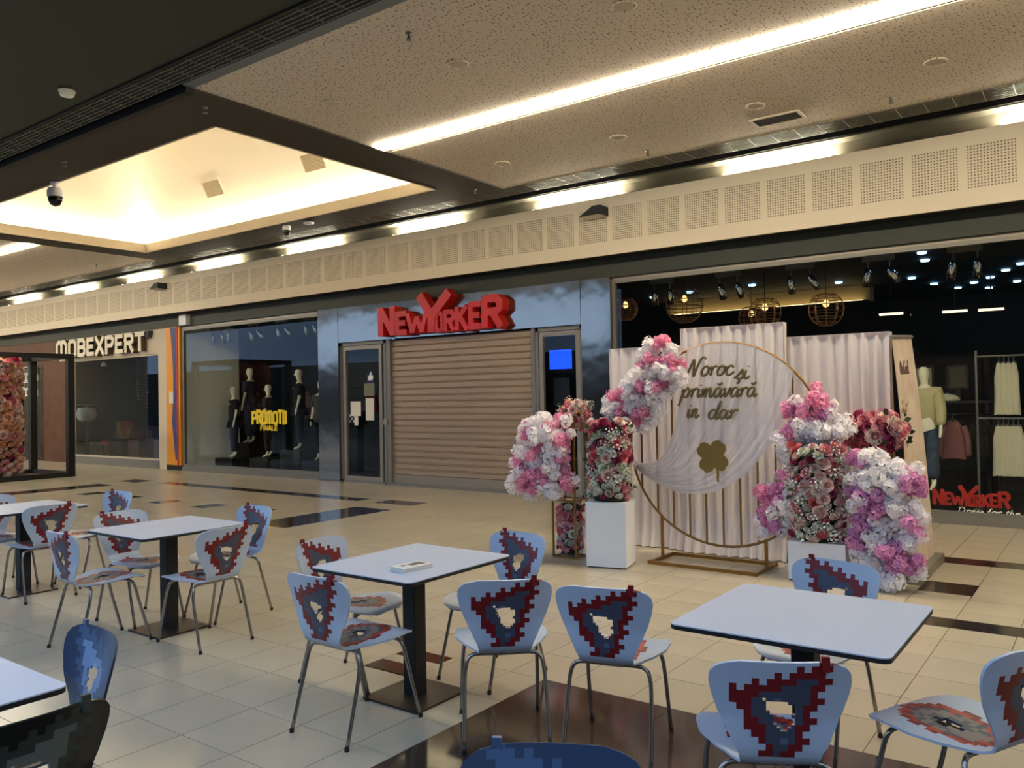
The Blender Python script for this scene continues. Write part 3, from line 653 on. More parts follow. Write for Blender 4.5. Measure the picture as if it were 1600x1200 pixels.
# papers on the door
for (x0, x1, z0, z1, lab) in ((-12.0, -11.72, 1.28, 1.56, 'square white notice on the shop door glass'), (-11.9, -11.8, 1.10, 1.275, 'narrow white slip below the square notice'), (-11.58, -11.36, 1.20, 1.62, 'tall cream notice at the right of door glass')):
    tag(MB().box(x0, x1, 10.978, 10.984, z0, z1).box(x0 + .03, x1 - .03, 10.9765, 10.978, z1 - .06, z1 - .05).build('notice_sheet', M_PAPER), lab, 'notice', 'notices on the shop door')
tag(MB().box(-11.62, -11.34, 10.978, 10.984, 1.66, 1.90).box(-11.58, -11.38, 10.9765, 10.978, 1.82, 1.84).build('notice_sheet', mat('grey_notice', (120, 122, 104), .8)), 'grey green notice above the tall cream notice', 'notice')
t = thing('sticker', (-11.44, 10.98, 1.92), 'blue door sticker with a white thumb', 'sticker')
MB().box(-11.54, -11.36, 10.98, 10.984, 1.92, 2.08).build('ground', mat('deep_blue', (24, 36, 120), .5), t)
MB().prism([(-11.50, 1.96), (-11.40, 1.96), (-11.37, 2.0), (-11.38, 2.05), (-11.42, 2.06), (-11.41, 2.12), (-11.44, 2.12), (-11.47, 2.05), (-11.50, 2.03)], 10.976, 10.98).build('thumb', M_WHITE, t)
# screen behind the right door
t = thing('screen', (-7.3, 11.6, 0), 'glowing blue screen on a black stand behind the right door', 'screen')
MB().box(-7.75, -7.25, 11.55, 11.62, 1.98, 2.40).build('casing', M_BLACK, t)
MB().box(-7.72, -7.28, 11.545, 11.55, 2.05, 2.37).build('display', mat('blue_screen', (20, 60, 255), .4, emit=1.4), t)
MB().box(-7.53, -7.47, 11.58, 11.64, .05, 1.98).box(-7.75, -7.25, 11.4, 11.8, .02, .06).build('stand', M_BLACK, t)
tag(MB().box(-7.66, -7.34, 11.56, 11.57, 1.42, 1.9).box(-7.62, -7.38, 11.556, 11.56, 1.6, 1.86).build('poster', mat('dim_poster', (58, 62, 84), .6)), 'dim poster under the blue screen', 'poster')
# lettering on the glass
def glass_word(name, lab, word, x0, zb, xh, width, m):
    o = thing(name, (x0, 10.99, zb), lab, 'lettering'); script_word(word, x0, zb, xh, 10.993, m, o, r=.006, width=width, slant=.3); return o
gw = thing('window_lettering', (-1.45, 10.99, .2), 'small red block lettering low on the right shop glass', 'lettering')
X0, W = -1.83, .80
for ch, a, b, h, sw in (('N', 0, .14, .19, .042), ('E', .15, .25, .16, .034), ('W', .245, .42, .145, .034), ('O', .483, .548, .135, .026), ('R', .553, .64, .14, .03), ('K', .645, .745, .15, .032), ('E', .75, .845, .165, .034), ('R', .85, 1.0, .19, .042)):
    block_letter(ch, X0 + W * a, X0 + W * b, .215, .215 + h, sw, 10.99, 10.998, mat('red_film', (150, 32, 22), .5), gw)
yl = MB()
for q, stk in enumerate(([(.355, 1.27), (.455, .55)], [(.60, 1.27), (.455, .55)], [(.455, .62), (.455, 0)])):
    ribbon(yl, [(X0 + W * x, .215 + .19 * z) for x, z in stk], .05, 10.989 - .0005 * q, 10.998)
yl.build('letter', MATS['red_film'], gw)
glass_word('window_lettering', 'white handwritten slogan under the red window lettering', 'Dress for the moment', -1.58, .135, .035, 1.05, M_PAPER)
pr = thing('window_lettering', (-14.5, 10.99, 1.0), 'yellow two-line sale lettering on the display window', 'lettering')
x = -15.12; MY = mat('yellow_film', (250, 215, 20), .5)
for k, ch in enumerate('PROMOTII'):
    wd = (.16, .17, .17, .21, .17, .15, .075, .075)[k]
    block_letter(ch, x, x + wd - .008, 1.10 + .01 * (k % 2), 1.38 + .012 * ((k * 3) % 4), .062, 10.985, 10.996, MY, pr); x += wd
x = -14.84
for k, ch in enumerate('FINALE'):
    wd = (.105, .05, .12, .115, .1, .105)[k]
    block_letter(ch, x, x + wd - .012, .97, 1.08 + .006 * (k % 2), .024, 10.985, 10.996, MY, pr); x += wd
# track spotlights
def spot_pair(x, y, lab, n=2, tilt=(.25, -.5)):
    t = thing('track_spotlight', (x, y, 3.42), lab, 'spotlight', 'chrome track spotlights')
    MB().box(x - .2, x + .2, y - .02, y + .02, 3.34, 3.42).build('track', M_ALU2, t)
    for k in range(n):
        xx = x - .13 + .27 * k
        h = MB().tube([(xx, y, 3.34), (xx, y, 3.24)], .009, 6).build('stem', M_ALU, t)
        pr = [(.015, .03), (.034, .01), (.050, -.06), (.054, -.22), (.046, -.22), (.001, -.15)]
        mb = MB().lathe(pr, n=14); rot = Euler((.35, tilt[k % 2], 0)).to_matrix()
        mb.v = [tuple(rot @ Vector(p) + Vector((xx, y, 3.22))) for p in mb.v]
        mb.build('lamp_head', mat('chrome', (225, 225, 225), .12, metal=1.0), t, smooth=True)
for k, x in enumerate((-17.1, -16.0, -15.0, -14.05)): spot_pair(x, 11.7, f'chrome spotlight pair in the mannequin window, {names[k]} from the left', tilt=((.2, .6), (.0, -.6), (.1, -.6), (.1, -.2))[k])
spot_pair(-17.55, 11.75, 'single chrome spotlight beside the grey display wall', 1)
for k, x in enumerate((-5.75, -4.66, -3.6, -2.56, -1.53, -.5)): spot_pair(x, 11.8, f'chrome spotlight pair in the right shop window, {names[k]} from the left', tilt=((.1, .1), (-.15, -.25), (.05, -.5), (.2, -.45), (.25, .05), (.1, -.2))[k])
# ceiling points and lit cornice deep in the shop
pm = MB().lathe([(.001, 0), (.055, 0), (.06, .02), (.001, .02)], n=12).mesh('ceiling_spot', mat('cool_spot', (150, 205, 255), .5, emit=5))
for k, (x, y) in enumerate([(-2.05, 11.95), (-2.14, 12.69), (-2.65, 14.53), (-2.5, 15.62), (-2.27, 16.54), (-1.94, 15.93), (-1.83, 16.95), (-1.64, 15.38), (-1.35, 14.63), (-1.34, 16.28), (-1.1, 14.02), (-3.71, 14.24), (-3.78, 15.31), (-4.92, 13.52), (-6.11, 13.67), (-6.95, 13.9)]):
    o = inst('ceiling_spot', pm, None, (x, y, 3.395)); tag(o, 'tiny cool white ceiling point light inside the dark clothes shop', 'spotlight', 'point lights in the shop ceiling')
cn = thing('lit_cornice', (-5.2, 15.0, 3.0), 'beige cornice lit from a warm strip deep in the shop', 'cornice')
MB().box(-7.2, -3.4, 15.0, 15.3, 3.16, 3.42).build('board', mat('beige_board', (160, 140, 105), .7), cn)
MB().box(-7.2, -3.4, 14.86, 14.98, 3.13, 3.15).build('shelf', M_SHOPD, cn)
MB().box(-7.1, -3.5, 14.9, 14.96, 3.15, 3.16).build('led_strip', mat('warm_strip', (255, 225, 160), .5, emit=3), cn)
for k, (x, y) in enumerate(((-1.9, 13.5), (-1.45, 13.6), (-.8, 13.2), (-2.7, 13.2))):
    o = MB().box(x - .16, x + .16, y - .03, y + .03, 2.72, 2.75).box(x - .17, x + .17, y - .04, y + .04, 2.75, 2.79, 1).tube([(x, y, 2.79), (x, y, 3.42)], .008, 5, mi=1).build('strip_lamp', [mat('dim_strip', (255, 232, 180), .5, emit=1.2), M_BLACK])
    tag(o, f'short warm strip lamp hanging in the right shop, {["second", "third", "fourth", "first"][k]} from the left', 'lamp', 'strip lamps in the shop')
# wire globes: reflections of lamps behind the camera, modelled as objects in the shop
def reflected_globe(x, y, z, r, lab):
    t = thing('reflected_globe', (x, y, z), lab, 'reflected lampshade', 'wire globe shades reflected in the shop window')
    mw = mat('bronze_wire', (170, 128, 92), .35, metal=.7); c = MB()
    for k in range(7):
        ph = -1.2 + k * .36; rr = r * math.cos(ph)
        c.tube([(x + rr * math.cos(a * .3927), y + rr * math.sin(a * .3927), z + r * math.sin(ph)) for a in range(16)], .007, 4, closed=True)
    c.build('hoop', mw, t); c = MB()
    for k in range(10):
        a = k * .628
        c.tube([(x + r * math.cos(p) * math.cos(a), y + r * math.cos(p) * math.sin(a), z + r * math.sin(p)) for p in [-1.2 + q * .27 for q in range(9)]], .006, 4)
    c.build('rib', mw, t); MB().tube([(x, y, z + r * .9), (x, y, 3.42)], .006, 5).build('cord', M_BLACK, t)
    MB().lathe([(.001, -.05), (.04, -.03), (.05, 0), (.03, .05), (.001, .07)], (x, y, z + r * .3), 10).build('bulb', mat('dim_bulb', (255, 206, 130), .4, emit=0.9), t, smooth=True)
for x, y, z, r, lab in ((-5.55, 12.2, 3.02, .30, 'reflected large wire globe shade second from the steel pillar'), (-4.25, 12.2, 2.80, .24, 'reflected wire globe shade above the draped panels'), (-3.36, 12.2, 2.78, .25, 'dim reflected wire globe shade farthest right of the globes'), (-6.45, 11.9, 3.0, .2, 'reflected wire globe shade close to the steel pillar'), (-4.72, 12.9, 2.80, .2, 'small reflected wire globe shade left of the one above the drapes')):
    reflected_globe(x, y, z, r, lab)
# ------------------------------------------------------------------ garments in the right shop
def garment(x, y, ztop, zlen, w, m, lab, group=None, sleeve=True):
    t = thing('hanging_garment', (x, y, ztop), lab, 'garment', group)
    MB().tube(smooth_path([(x - w * .5, y, ztop - .06), (x, y, ztop), (x + w * .5, y, ztop - .06)], 3), .006, 5).tube(smooth_path([(x, y, ztop), (x, y, ztop + .05), (x + .03, y, ztop + .07)], 3), .004, 5).build('hanger', M_ALU2, t)
    b = MB(); ns = 9; rings = []
    for i in range(9):
        u = i / 8; z = ztop - .03 - zlen * u; hw = w * (.45 + .6 * min(1, u * 3)) if u < .34 else w * (1.0 - .1 * math.sin(u * 4))
        rings.append([(x + hw * math.cos(a) * .9, y + (.05 + .018 * math.sin(5 * a + i)) * math.sin(a), z + .01 * math.sin(3 * a)) for a in [k * 2 * math.pi / 14 for k in range(14)]])
    vs = [p for r in rings for p in r]; fs = [(i * 14 + k, i * 14 + (k + 1) % 14, (i + 1) * 14 + (k + 1) % 14, (i + 1) * 14 + k) for i in range(8) for k in range(14)]
    b.add(vs, fs).build('body', m, t, smooth=True)
    if sleeve:
        for s in (-1, 1): MB().tube(smooth_path([(x + s * w * .7, y, ztop - .1), (x + s * w * 1.02, y, ztop - .28), (x + s * w * 1.08, y, ztop - .5)], 3), [.05, .05, .048, .045, .042, .04, .04], 8).build('sleeve', m, t, smooth=True)
MW = mat('off_white_cloth', (214, 206, 178), .85); MP = mat('dusty_pink_cloth', (150, 98, 98), .85)
rk = thing('garment_rack', (-1.15, 12.25, 0), 'thin metal two level rack holding the white garments', 'rack')
MB().tube([(-1.5, 12.3, 2.02), (-.5, 12.3, 2.02)], .012, 8).tube([(-1.5, 12.3, 1.21), (-.5, 12.3, 1.21)], .012, 8).build('rail', M_ALU2, rk)
for x in (-1.5, -.5): MB().tube([(x, 12.3, .02), (x, 12.3, 2.1)], .015, 8).build('post', M_ALU2, rk); MB().box(x - .03, x + .03, 12.1, 12.5, .02, .05).build('foot', M_ALU2, rk)
for k in range(4): garment(-1.24 + .055 * k, 12.3, 1.95, .66, .07, MW, 'off-white sleeveless top on the upper rail of the rack', 'tops on the upper rail', False)
for k in range(5): garment(-1.26 + .055 * k, 12.3, 1.14, .64, .085, MW, 'off-white top on the lower rail of the rack', 'tops on the lower rail', False)
garment(-1.8, 12.4, 1.2, .5, .16, MP, 'dusty pink jacket hanging beside the mannequin')
garment(-1.5, 12.7, 1.2, .5, .13, mat('dark_olive_cloth', (50, 46, 36), .85), 'dark olive jacket behind the pink jacket')
rl = thing('garment_rail', (-1.7, 12.55, 0), 'low dark rail holding the pink jacket', 'rack')
MB().tube([(-2.0, 12.4, 1.26), (-1.3, 12.7, 1.26)], .012, 8).build('rail', M_BLACK, rl); MB().tube([(-2.0, 12.4, .02), (-2.0, 12.4, 1.26)], .014, 8).build('post', M_BLACK, rl); MB().tube([(-1.3, 12.7, .02), (-1.3, 12.7, 1.26)], .014, 8).build('post', M_BLACK, rl)
sf = thing('wall_shelf', (-1.9, 13.3, 1.2), 'dark shelf with a folded white garment beside the mannequin', 'shelf')
MB().box(-2.4, -1.4, 13.1, 13.5, 1.40, 1.43).build('board', M_SHOPD, sf); MB().box(-2.35, -2.3, 13.15, 13.45, .02, 1.40).box(-1.5, -1.45, 13.15, 13.45, .02, 1.40).build('support', M_SHOPD, sf)
tag(MB().lathe([(.001, 0), (.16, 0), (.17, .03), (.12, .08), (.001, .11)], (-2.0, 13.3, 1.43), 10).build('folded_garment', MW, smooth=True), 'folded white garment lying on the dark shelf', 'garment')
for k, (x, c) in enumerate(((-2.35, (150, 140, 110)), (-1.9, (70, 62, 46)))):
    t = thing('picture_frame', (x, 13.6, 1.6), ('pale framed picture behind the mannequin', 'dark framed picture right of the pale one')[k], 'picture')
    frame_rect(MB(), x - .14, x + .14, 1.6, 1.95, .03, 13.58, 13.62).build('frame', M_SHOPD, t); MB().box(x - .11, x + .11, 13.59, 13.60, 1.63, 1.92).build('print', mat('print%d' % k, c, .7), t); MB().box(x - .03, x + .03, 13.6, 13.65, .02, 1.6).build('leg', M_SHOPD, t)

# ------------------------------------------------------------------ mannequins
def skin_body(name, chains, m, parent, root=0, lvl=1):
    """chains: list of lists of (x,y,z,r); points that coincide are joined"""
    vs, es, rs, idx = [], [], [], {}
    for ch in chains:
        prev = None
        for (x, y, z, r) in ch:
            k = (round(x, 4), round(y, 4), round(z, 4))
            if k not in idx: idx[k] = len(vs); vs.append((x, y, z)); rs.append(r)
            if prev is not None and prev != idx[k]: es.append((prev, idx[k]))
            prev = idx[k]
    me = bpy.data.meshes.new(name); me.from_pydata(vs, es, []); o = bpy.data.objects.new(name, me); COL.objects.link(o)
    md = o.modifiers.new('skin', 'SKIN'); md.use_smooth_shade = True
    for i, r in enumerate(rs):
        sv = me.skin_vertices[0].data[i]; sv.radius = (r, r) if not isinstance(r, tuple) else r; sv.use_root = (i == root)
    s = o.modifiers.new('sub', 'SUBSURF'); s.levels = lvl; s.render_levels = lvl
    dg = bpy.context.evaluated_depsgraph_get(); ev = o.evaluated_get(dg); nm = bpy.data.meshes.new_from_object(ev)
    o.modifiers.clear(); o.data = nm; nm.materials.clear(); nm.materials.append(m)
    nm.polygons.foreach_set('use_smooth', [True] * len(nm.polygons)); o.parent = parent
    return o
M_MANN = mat('mannequin_cream', (246, 238, 214), .45)
def mannequin(lab, loc, rz, h, shirt, trouser, arm=0.0, jacket=False, badge=None):
    t = thing('mannequin', (0, 0, 0), lab, 'mannequin', None)
    s = h / 1.8
    def q(ch): return [(x * s, y * s, z * s, (r[0] * s, r[1] * s) if isinstance(r, tuple) else r * s) for x, y, z, r in ch]
    hip, chest, neck = (0, 0, .98, (.15, .10)), (0, .0, 1.34, (.155, .10)), (0, 0, 1.52, .05)
    torso = [hip, (0, .01, 1.12, (.12, .085)), chest, (0, 0, 1.45, (.10, .07)), neck]
    legs = [[hip, (sx * .09, 0, .86, .085), (sx * .1, .015, .5, .055), (sx * .1, -.01, .09, .036), (sx * .1, .06, .035, .03), (sx * .105, .14, .02, .02)] for sx in (-1, 1)]
    arms = [[(0, 0, 1.45, (.10, .07)), (sx * .17, 0, 1.43, .052), (sx * .225, -.01 + .0, 1.16, .036), (sx * .235, .05 + arm * (sx > 0), .93, .026), (sx * .24, .07 + arm * (sx > 0), .83, .028), (sx * .235, .09 + arm * (sx > 0), .76, .014)] for sx in (-1, 1)]
    head = [neck, (0, .01, 1.58, .055), (0, .015, 1.66, (.075, .092)), (0, .01, 1.74, (.078, .095)), (0, 0, 1.79, (.045, .055))]
    skin_body('body', [q(torso), q(head)] + [q(l) for l in legs] + [q(a) for a in arms], M_MANN, t)
    nose = MB().lathe([(.001, .03), (.012, .0), (.014, -.012), (.001, -.02)], (0, .107 * s, 1.665 * s), 8); nose.build('nose', M_MANN, t, smooth=True)
    e = .05
    g = lambda r: (r[0] + e, r[1] + e) if isinstance(r, tuple) else r + e
    T = [(x, y, z, g(r)) for x, y, z, r in [(0, 0, .80 if not jacket else .95, (.16, .11)), (0, 0, .92, (.155, .105))] + [(0, .01, 1.12, (.135, .09)), chest, (0, 0, 1.46, (.10, .07))]]
    A = []
    for sx in (-1, 1):
        a = [(0, 0, 1.46, g((.10, .07))), (sx * .165, 0, 1.42, .085), (sx * .205, -.005, 1.28, .08), (sx * .215, -.005, 1.18, .08)]
        if jacket: a = [(0, 0, 1.46, g((.10, .07))), (sx * .17, 0, 1.43, .10), (sx * .225, -.01, 1.16, .08), (sx * .237, .05, .92, .07)]
        A.append(a)
    skin_body('shirt', [q(T)] + [q(a) for a in A], shirt, t)
    Lg = [[(0, 0, .98, g((.15, .10))), (sx * .09, 0, .86, .12), (sx * .1, .015, .5, .088), (sx * .1, -.01, .13, .07 if not jacket else .11)] for sx in (-1, 1)]
    skin_body('trousers', [q(l) for l in Lg], trouser, t)
    if badge: MB().box(-.09 * s, .09 * s, .12 * s, .15 * s, 1.33 * s, 1.37 * s).build('print', badge, t)
    t.location = loc; t.rotation_euler = (0, 0, rz)
    return t
M_BT = mat('black_cotton', (22, 22, 24), .85); M_NAVY = mat('navy_cotton', (38, 44, 60), .85); M_JEAN = mat('dark_denim', (44, 52, 64), .85, noise=(20, .2)); M_JEAN2 = mat('blue_denim', (70, 84, 104), .85, noise=(14, .3))
MYP = mat('yellow_print', (200, 165, 30), .7)
def plinth(x, y, z, w, lab):
    tag(MB().box(x - w, x + w, y - .3, y + .3, .02, z).box(x - w + .03, x + w - .03, y - .27, y + .27, z, z + .01).build('display_plinth', mat('plinth_black', (24, 24, 25), .4)), lab, 'plinth')
for x, y, z, h, rz, sh_, tr_, lab, b in ((-17.0, 11.85, .26, 1.70, 2.75, M_BT, M_JEAN, 'mannequin in black printed shirt nearest the grey display wall', MYP), (-17.05, 12.35, .58, 1.84, 1.9, M_NAVY, M_JEAN2, 'taller mannequin in navy shirt second from the left', None),
                                       (-15.75, 11.9, .30, 1.68, 2.1, M_BT, M_BT, 'short mannequin in black shirt behind the yellow lettering', None), (-14.65, 11.9, .50, 1.80, 2.4, M_BT, M_JEAN, 'tallest looking mannequin in black shirt right of the lettering', MYP),
                                       (-13.75, 11.75, .30, 1.72, 3.4, mat('checked_cloth', (70, 70, 70), .8), M_BT, 'mannequin half hidden beside the steel pillar', None)):
    mannequin(lab, (x, y, z + .01), rz, h, sh_, tr_, badge=b); plinth(x, y, z, .34, 'black plinth under the ' + lab)
mannequin('mannequin in cream jacket and wide jeans behind the banner', (-2.05, 11.9, .29), 2.9, 1.62, mat('cream_jacket', (196, 184, 140), .85), M_JEAN2, jacket=True); plinth(-2.05, 11.9, .28, .35, 'black plinth under the mannequin in the cream jacket')
tag(MB().box(-17.2, -12.9, 13.4, 13.45, .02, 2.6).box(-15.6, -15.2, 13.38, 13.4, 1.55, 1.68).build('display_screen', mat('navy_screen', (30, 34, 44), .6)), 'dark partition standing behind the mannequins', 'partition')
rw = thing('garment_rail', (-14.5, 12.9, 0), 'thin dark rail behind the mannequins in the display window', 'rack')
MB().tube([(-16.2, 12.9, 1.86), (-13.0, 12.9, 1.86)], .012, 8).build('rail', M_BLACK, rw)
for x in (-16.2, -13.0): MB().tube([(x, 12.9, .02), (x, 12.9, 1.9)], .014, 8).build('post', M_BLACK, rw)
for x, z, w, h, c, lab in ((-15.6, 1.5, .18, .6, (96, 66, 66), 'dusty pink top hanging between two mannequins'), (-13.4, 1.4, .14, .4, (120, 30, 36), 'small red top hanging by the steel pillar')):
    garment(x, 12.9, 1.79, h, w, mat('cloth_%d' % int(-x), c, .85), lab)
tag(MB().box(-13.55, -13.15, 12.2, 12.5, 1.05, 1.35).box(-13.5, -13.2, 12.25, 12.45, .02, 1.05).build('display_block', M_BLACK), 'black block carrying the checked bag near the pillar', 'block')
ck = thing('checked_bag', (-13.35, 12.2, 1.1), 'black and white checked bag by the steel pillar', 'bag')
for i in range(6):
    for j in range(4): MB().box(-13.53 + .06 * i, -13.47 + .06 * i, 12.17, 12.195, 1.1 + .06 * j, 1.16 + .06 * j).build('check', M_WHITE if (i + j) % 2 else M_BLACK, ck)

# ------------------------------------------------------------------ chairs
CELL = .011
PROF = [(.245, .418), (.225, .432), (.17, .442), (.08, .440), (0, .433), (-.08, .427), (-.135, .424), (-.175, .430), (-.205, .450), (-.222, .485), (-.233, .54), (-.248, .62), (-.266, .70), (-.285, .77), (-.288, .782)]
HWS = [(0, .10), (.025, .165), (.07, .205), (.14, .224), (.22, .222), (.30, .185), (.355, .145), (.40, .122), (.44, .117), (.48, .125), (.53, .148), (.58, .172), (.63, .193), (.68, .209), (.715, .215), (.745, .211), (.764, .196), (.778, .168), (.787, .125)]
def prof_sample():
    p = smooth_path([Vector((y, z, 0)) for y, z in PROF], 8); s = [0.0]
    for a, b in zip(p[:-1], p[1:]): s.append(s[-1] + (b - a).length)
    tot = s[-1]; n = int(tot / CELL); rows = []
    for i in range(n + 1):
        q = tot * i / n; k = max(j for j in range(len(s)) if s[j] <= q + 1e-9); k = min(k, len(p) - 2)
        u = (q - s[k]) / max(1e-9, s[k + 1] - s[k]); pt = p[k].lerp(p[k + 1], u); tn = (p[k + 1] - p[k]).normalized()
        rows.append((q, pt.x, pt.y, -tn.y, tn.x))     # arc length, y, z, normal(y,z) pointing up / forward
    return rows, tot
ROWS, TOT = prof_sample()
def hw(s):
    s = s * .787 / TOT
    for (a, b), (c, d) in zip(HWS[:-1], HWS[1:]):
        if s <= c: 
            u = (s - a) / (c - a); u = u * u * (3 - 2 * u) * .35 + u * .65
            return b + (d - b) * u
    return HWS[-1][1]
BEND = min(range(len(ROWS)), key=lambda i: abs(ROWS[i][2] - .47) + (0 if ROWS[i][1] < -.19 else 9))
def hsh(i, j): 
    v = math.sin(i * 127.1 + j * 311.7) * 43758.5453; return v - math.floor(v)
def tri_sd(px, py, T):
    best = 9
    for (a, b), (c, d) in zip(T, T[1:] + T[:1]):
        L = math.hypot(c - a, d - b); best = min(best, ((c - a) * (py - b) - (d - b) * (px - a)) / L)
    return best
# printed triangle on the back, x to the chair's right, z height; corners counter-clockwise
T_BACK = [(-.16, .688), (-.035, .448), (.045, .448), (.165, .79)]
H_BACK = [(-.055, .655), (-.005, .560), (.03, .560), (.045, .640)]
def pat(cell_x, row, seat):
    B = 2
    bx = (math.floor(cell_x / B) + .5) * B * CELL
    rb = (row // B) * B + B / 2; rb = min(len(ROWS) - 1, rb); _, ry, rz_, _, _ = ROWS[int(rb)]
    jx = hsh(math.floor(cell_x / B), row // B)
    if not seat:
        if rz_ < .45 and ry > -.20: pass
        d = tri_sd(bx, rz_, T_BACK) + (jx - .5) * .004 + (.009 if (math.floor(cell_x / B) + row // B) % 2 else -.007); h = tri_sd(bx, rz_, H_BACK) + (jx - .5) * .008
        if tri_sd((cell_x + .5) * CELL, ROWS[row][2], H_BACK) > .0 or h > .003: return -1
        if d < 0: return 0
        if tri_sd(bx, rz_, T_BACK) < .037 + .016 * (jx - .5): return 1
        return 3 if jx > .86 and d > .05 else 2
    T = [(-.17, ry) for _ in ()]
    # almond print on the seat
    e = (bx / .125) ** 2 + ((ry - .015) / .19) ** 2 + (jx - .5) * .22
    hd = (abs(bx + .01) / .035) + abs(ry - .02) / .05 + (jx - .5) * .3
    if hd < 1: return -1
    if e > 1: return 0
    if e > .52: return 4 if jx > .55 else 1
    return 5 if jx > .5 else 2
def shell(r0, r1, seat, tabs=False):
    mb = MB(); TH = .0045; idx = {}; faces = []; K = 24
    def P(i, k):
        q, y, z, ny, nz = ROWS[i]; w = hw(q); x = max(-w, min(w, k * CELL))
        key = (i, round(x, 5))
        if key not in idx:
            u = max(0, min(1, (z - .47) / .12)) if y < -.19 else 0
            yy = y + u * (.75 * x * x); zz = z + (1 - u) * (.25 * x * x if y > -.19 else 0)
            if y > -.05: zz -= max(0, (y - .12)) * abs(x) * .55
            idx[key] = len(mb.v); mb.v.append((x, yy + ny * TH, zz + nz * TH)); mb.v.append((x, yy - ny * TH, zz - nz * TH))
        return idx[key]
    edges = {}
    for i in range(r0, r1):
        for k in range(-K, K):
            c = []
            for v in (P(i, k), P(i, k + 1), P(i + 1, k + 1), P(i + 1, k)):
                if v not in c: c.append(v)
            if len(c) < 3: continue
            m = pat(k, i, seat)
            if m < 0: continue
            mb.f.append(tuple(c)); mb.m.append(m); mb.f.append(tuple(v + 1 for v in reversed(c))); mb.m.append(m)
            for a, b in zip(c, c[1:] + c[:1]):
                e = (min(a, b), max(a, b))
                edges[e] = None if e in edges else (a, b, m)
    for e in edges.values():
        if e: mb.f.append((e[1], e[0], e[0] + 1, e[1] + 1)); mb.m.append(e[2])
    if tabs:   # the print's top pixel stands proud of the rim
        y, z = ROWS[-1][1] + .013, ROWS[-1][2]
        mb.box(.118, .142, y - .006, y + .006, z - .03, z + .016, 1)
    return mb
def tube_leg(sx, y0, y1, yf):
    pts = [(sx * .06, y0, .413), (sx * .125, y0, .413), (sx * .158, y0 + (yf - y0) * .06, .405), (sx * .176, y0 + (yf - y0) * .14, .375), (sx * .186, y0 + (yf - y0) * .3, .29), (sx * .194, yf, .006)]
    return MB().tube(smooth_path(pts, 4), .0095, 10)
M_CHROME = mat('chrome_leg', (150, 145, 138), .22, metal=.9)
def make_chair(pref, mats):
    t = thing('dining_chair', (0, 0, 0))
    shell(0, BEND, True).build('seat', mats, t, smooth=False, auto=35)
    shell(BEND, len(ROWS) - 1, False, True).build('backrest', mats, t, auto=35)
    for yo, yf in ((.13, .245), (-.13, -.245)):
        for sx in (-1, 1):
            lg = tube_leg(sx, yo, yo, yf).build('leg', M_CHROME, t, smooth=True)
            MB().lathe([(.001, 0), (.0115, 0), (.0115, .018), (.001, .018)], (sx * .194, yf, 0), 10).build('foot_cap', M_BLACK, lg)
    f = MB()
    for yo in (.13, -.13): f.tube([(-.062, yo, .413), (.062, yo, .413)], .0095, 10)
    f.box(-.05, .05, -.13, .13, .402, .412).tube([(.0, -.02, .395), (.0, -.02, .42)], .03, 10).build('under_frame', M_CHROME, t)
    return t
SH_W = mat('white_shell', (180, 192, 208), .35); P_RED = mat('red_print', (118, 14, 18), .4); P_SLATE = mat('slate_print', (66, 72, 88), .4); P_SLATE2 = mat('slate_print_light', (92, 100, 124), .4); P_ORANGE = mat('orange_red_print', (176, 52, 34), .4); P_GREY = mat('grey_print', (120, 112, 108), .4)
SH_B = mat('blue_shell', (46, 64, 90), .35); B1 = mat('blue_print', (66, 90, 122), .4); B2 = mat('light_blue_print', (120, 146, 182), .4); B3 = mat('pale_blue_print', (146, 168, 198), .4)
SH_K = mat('black_shell', (20, 24, 22), .3); K1 = mat('grey_green_print', (48, 56, 52), .4); K2 = mat('grey_print_light', (94, 102, 98), .4)
proto = {'white': make_chair('w', [SH_W, P_RED, P_SLATE, P_SLATE2, P_ORANGE, P_GREY]), 'blue': make_chair('b', [SH_B, B1, B2, B3, B1, B2]), 'black': make_chair('k', [SH_K, K1, K2, K2, K1, K2])}
used = set()
def chair(kind, x, y, dx, dy, lab):
    o = proto[kind] if kind not in used else copy_tree(proto[kind]); used.add(kind)
    o.location = (x, y, 0); o.rotation_euler = (0, 0, math.atan2(-dx, dy)); tag(o, lab, 'chair', 'cafe chairs with pixel print')
    return o
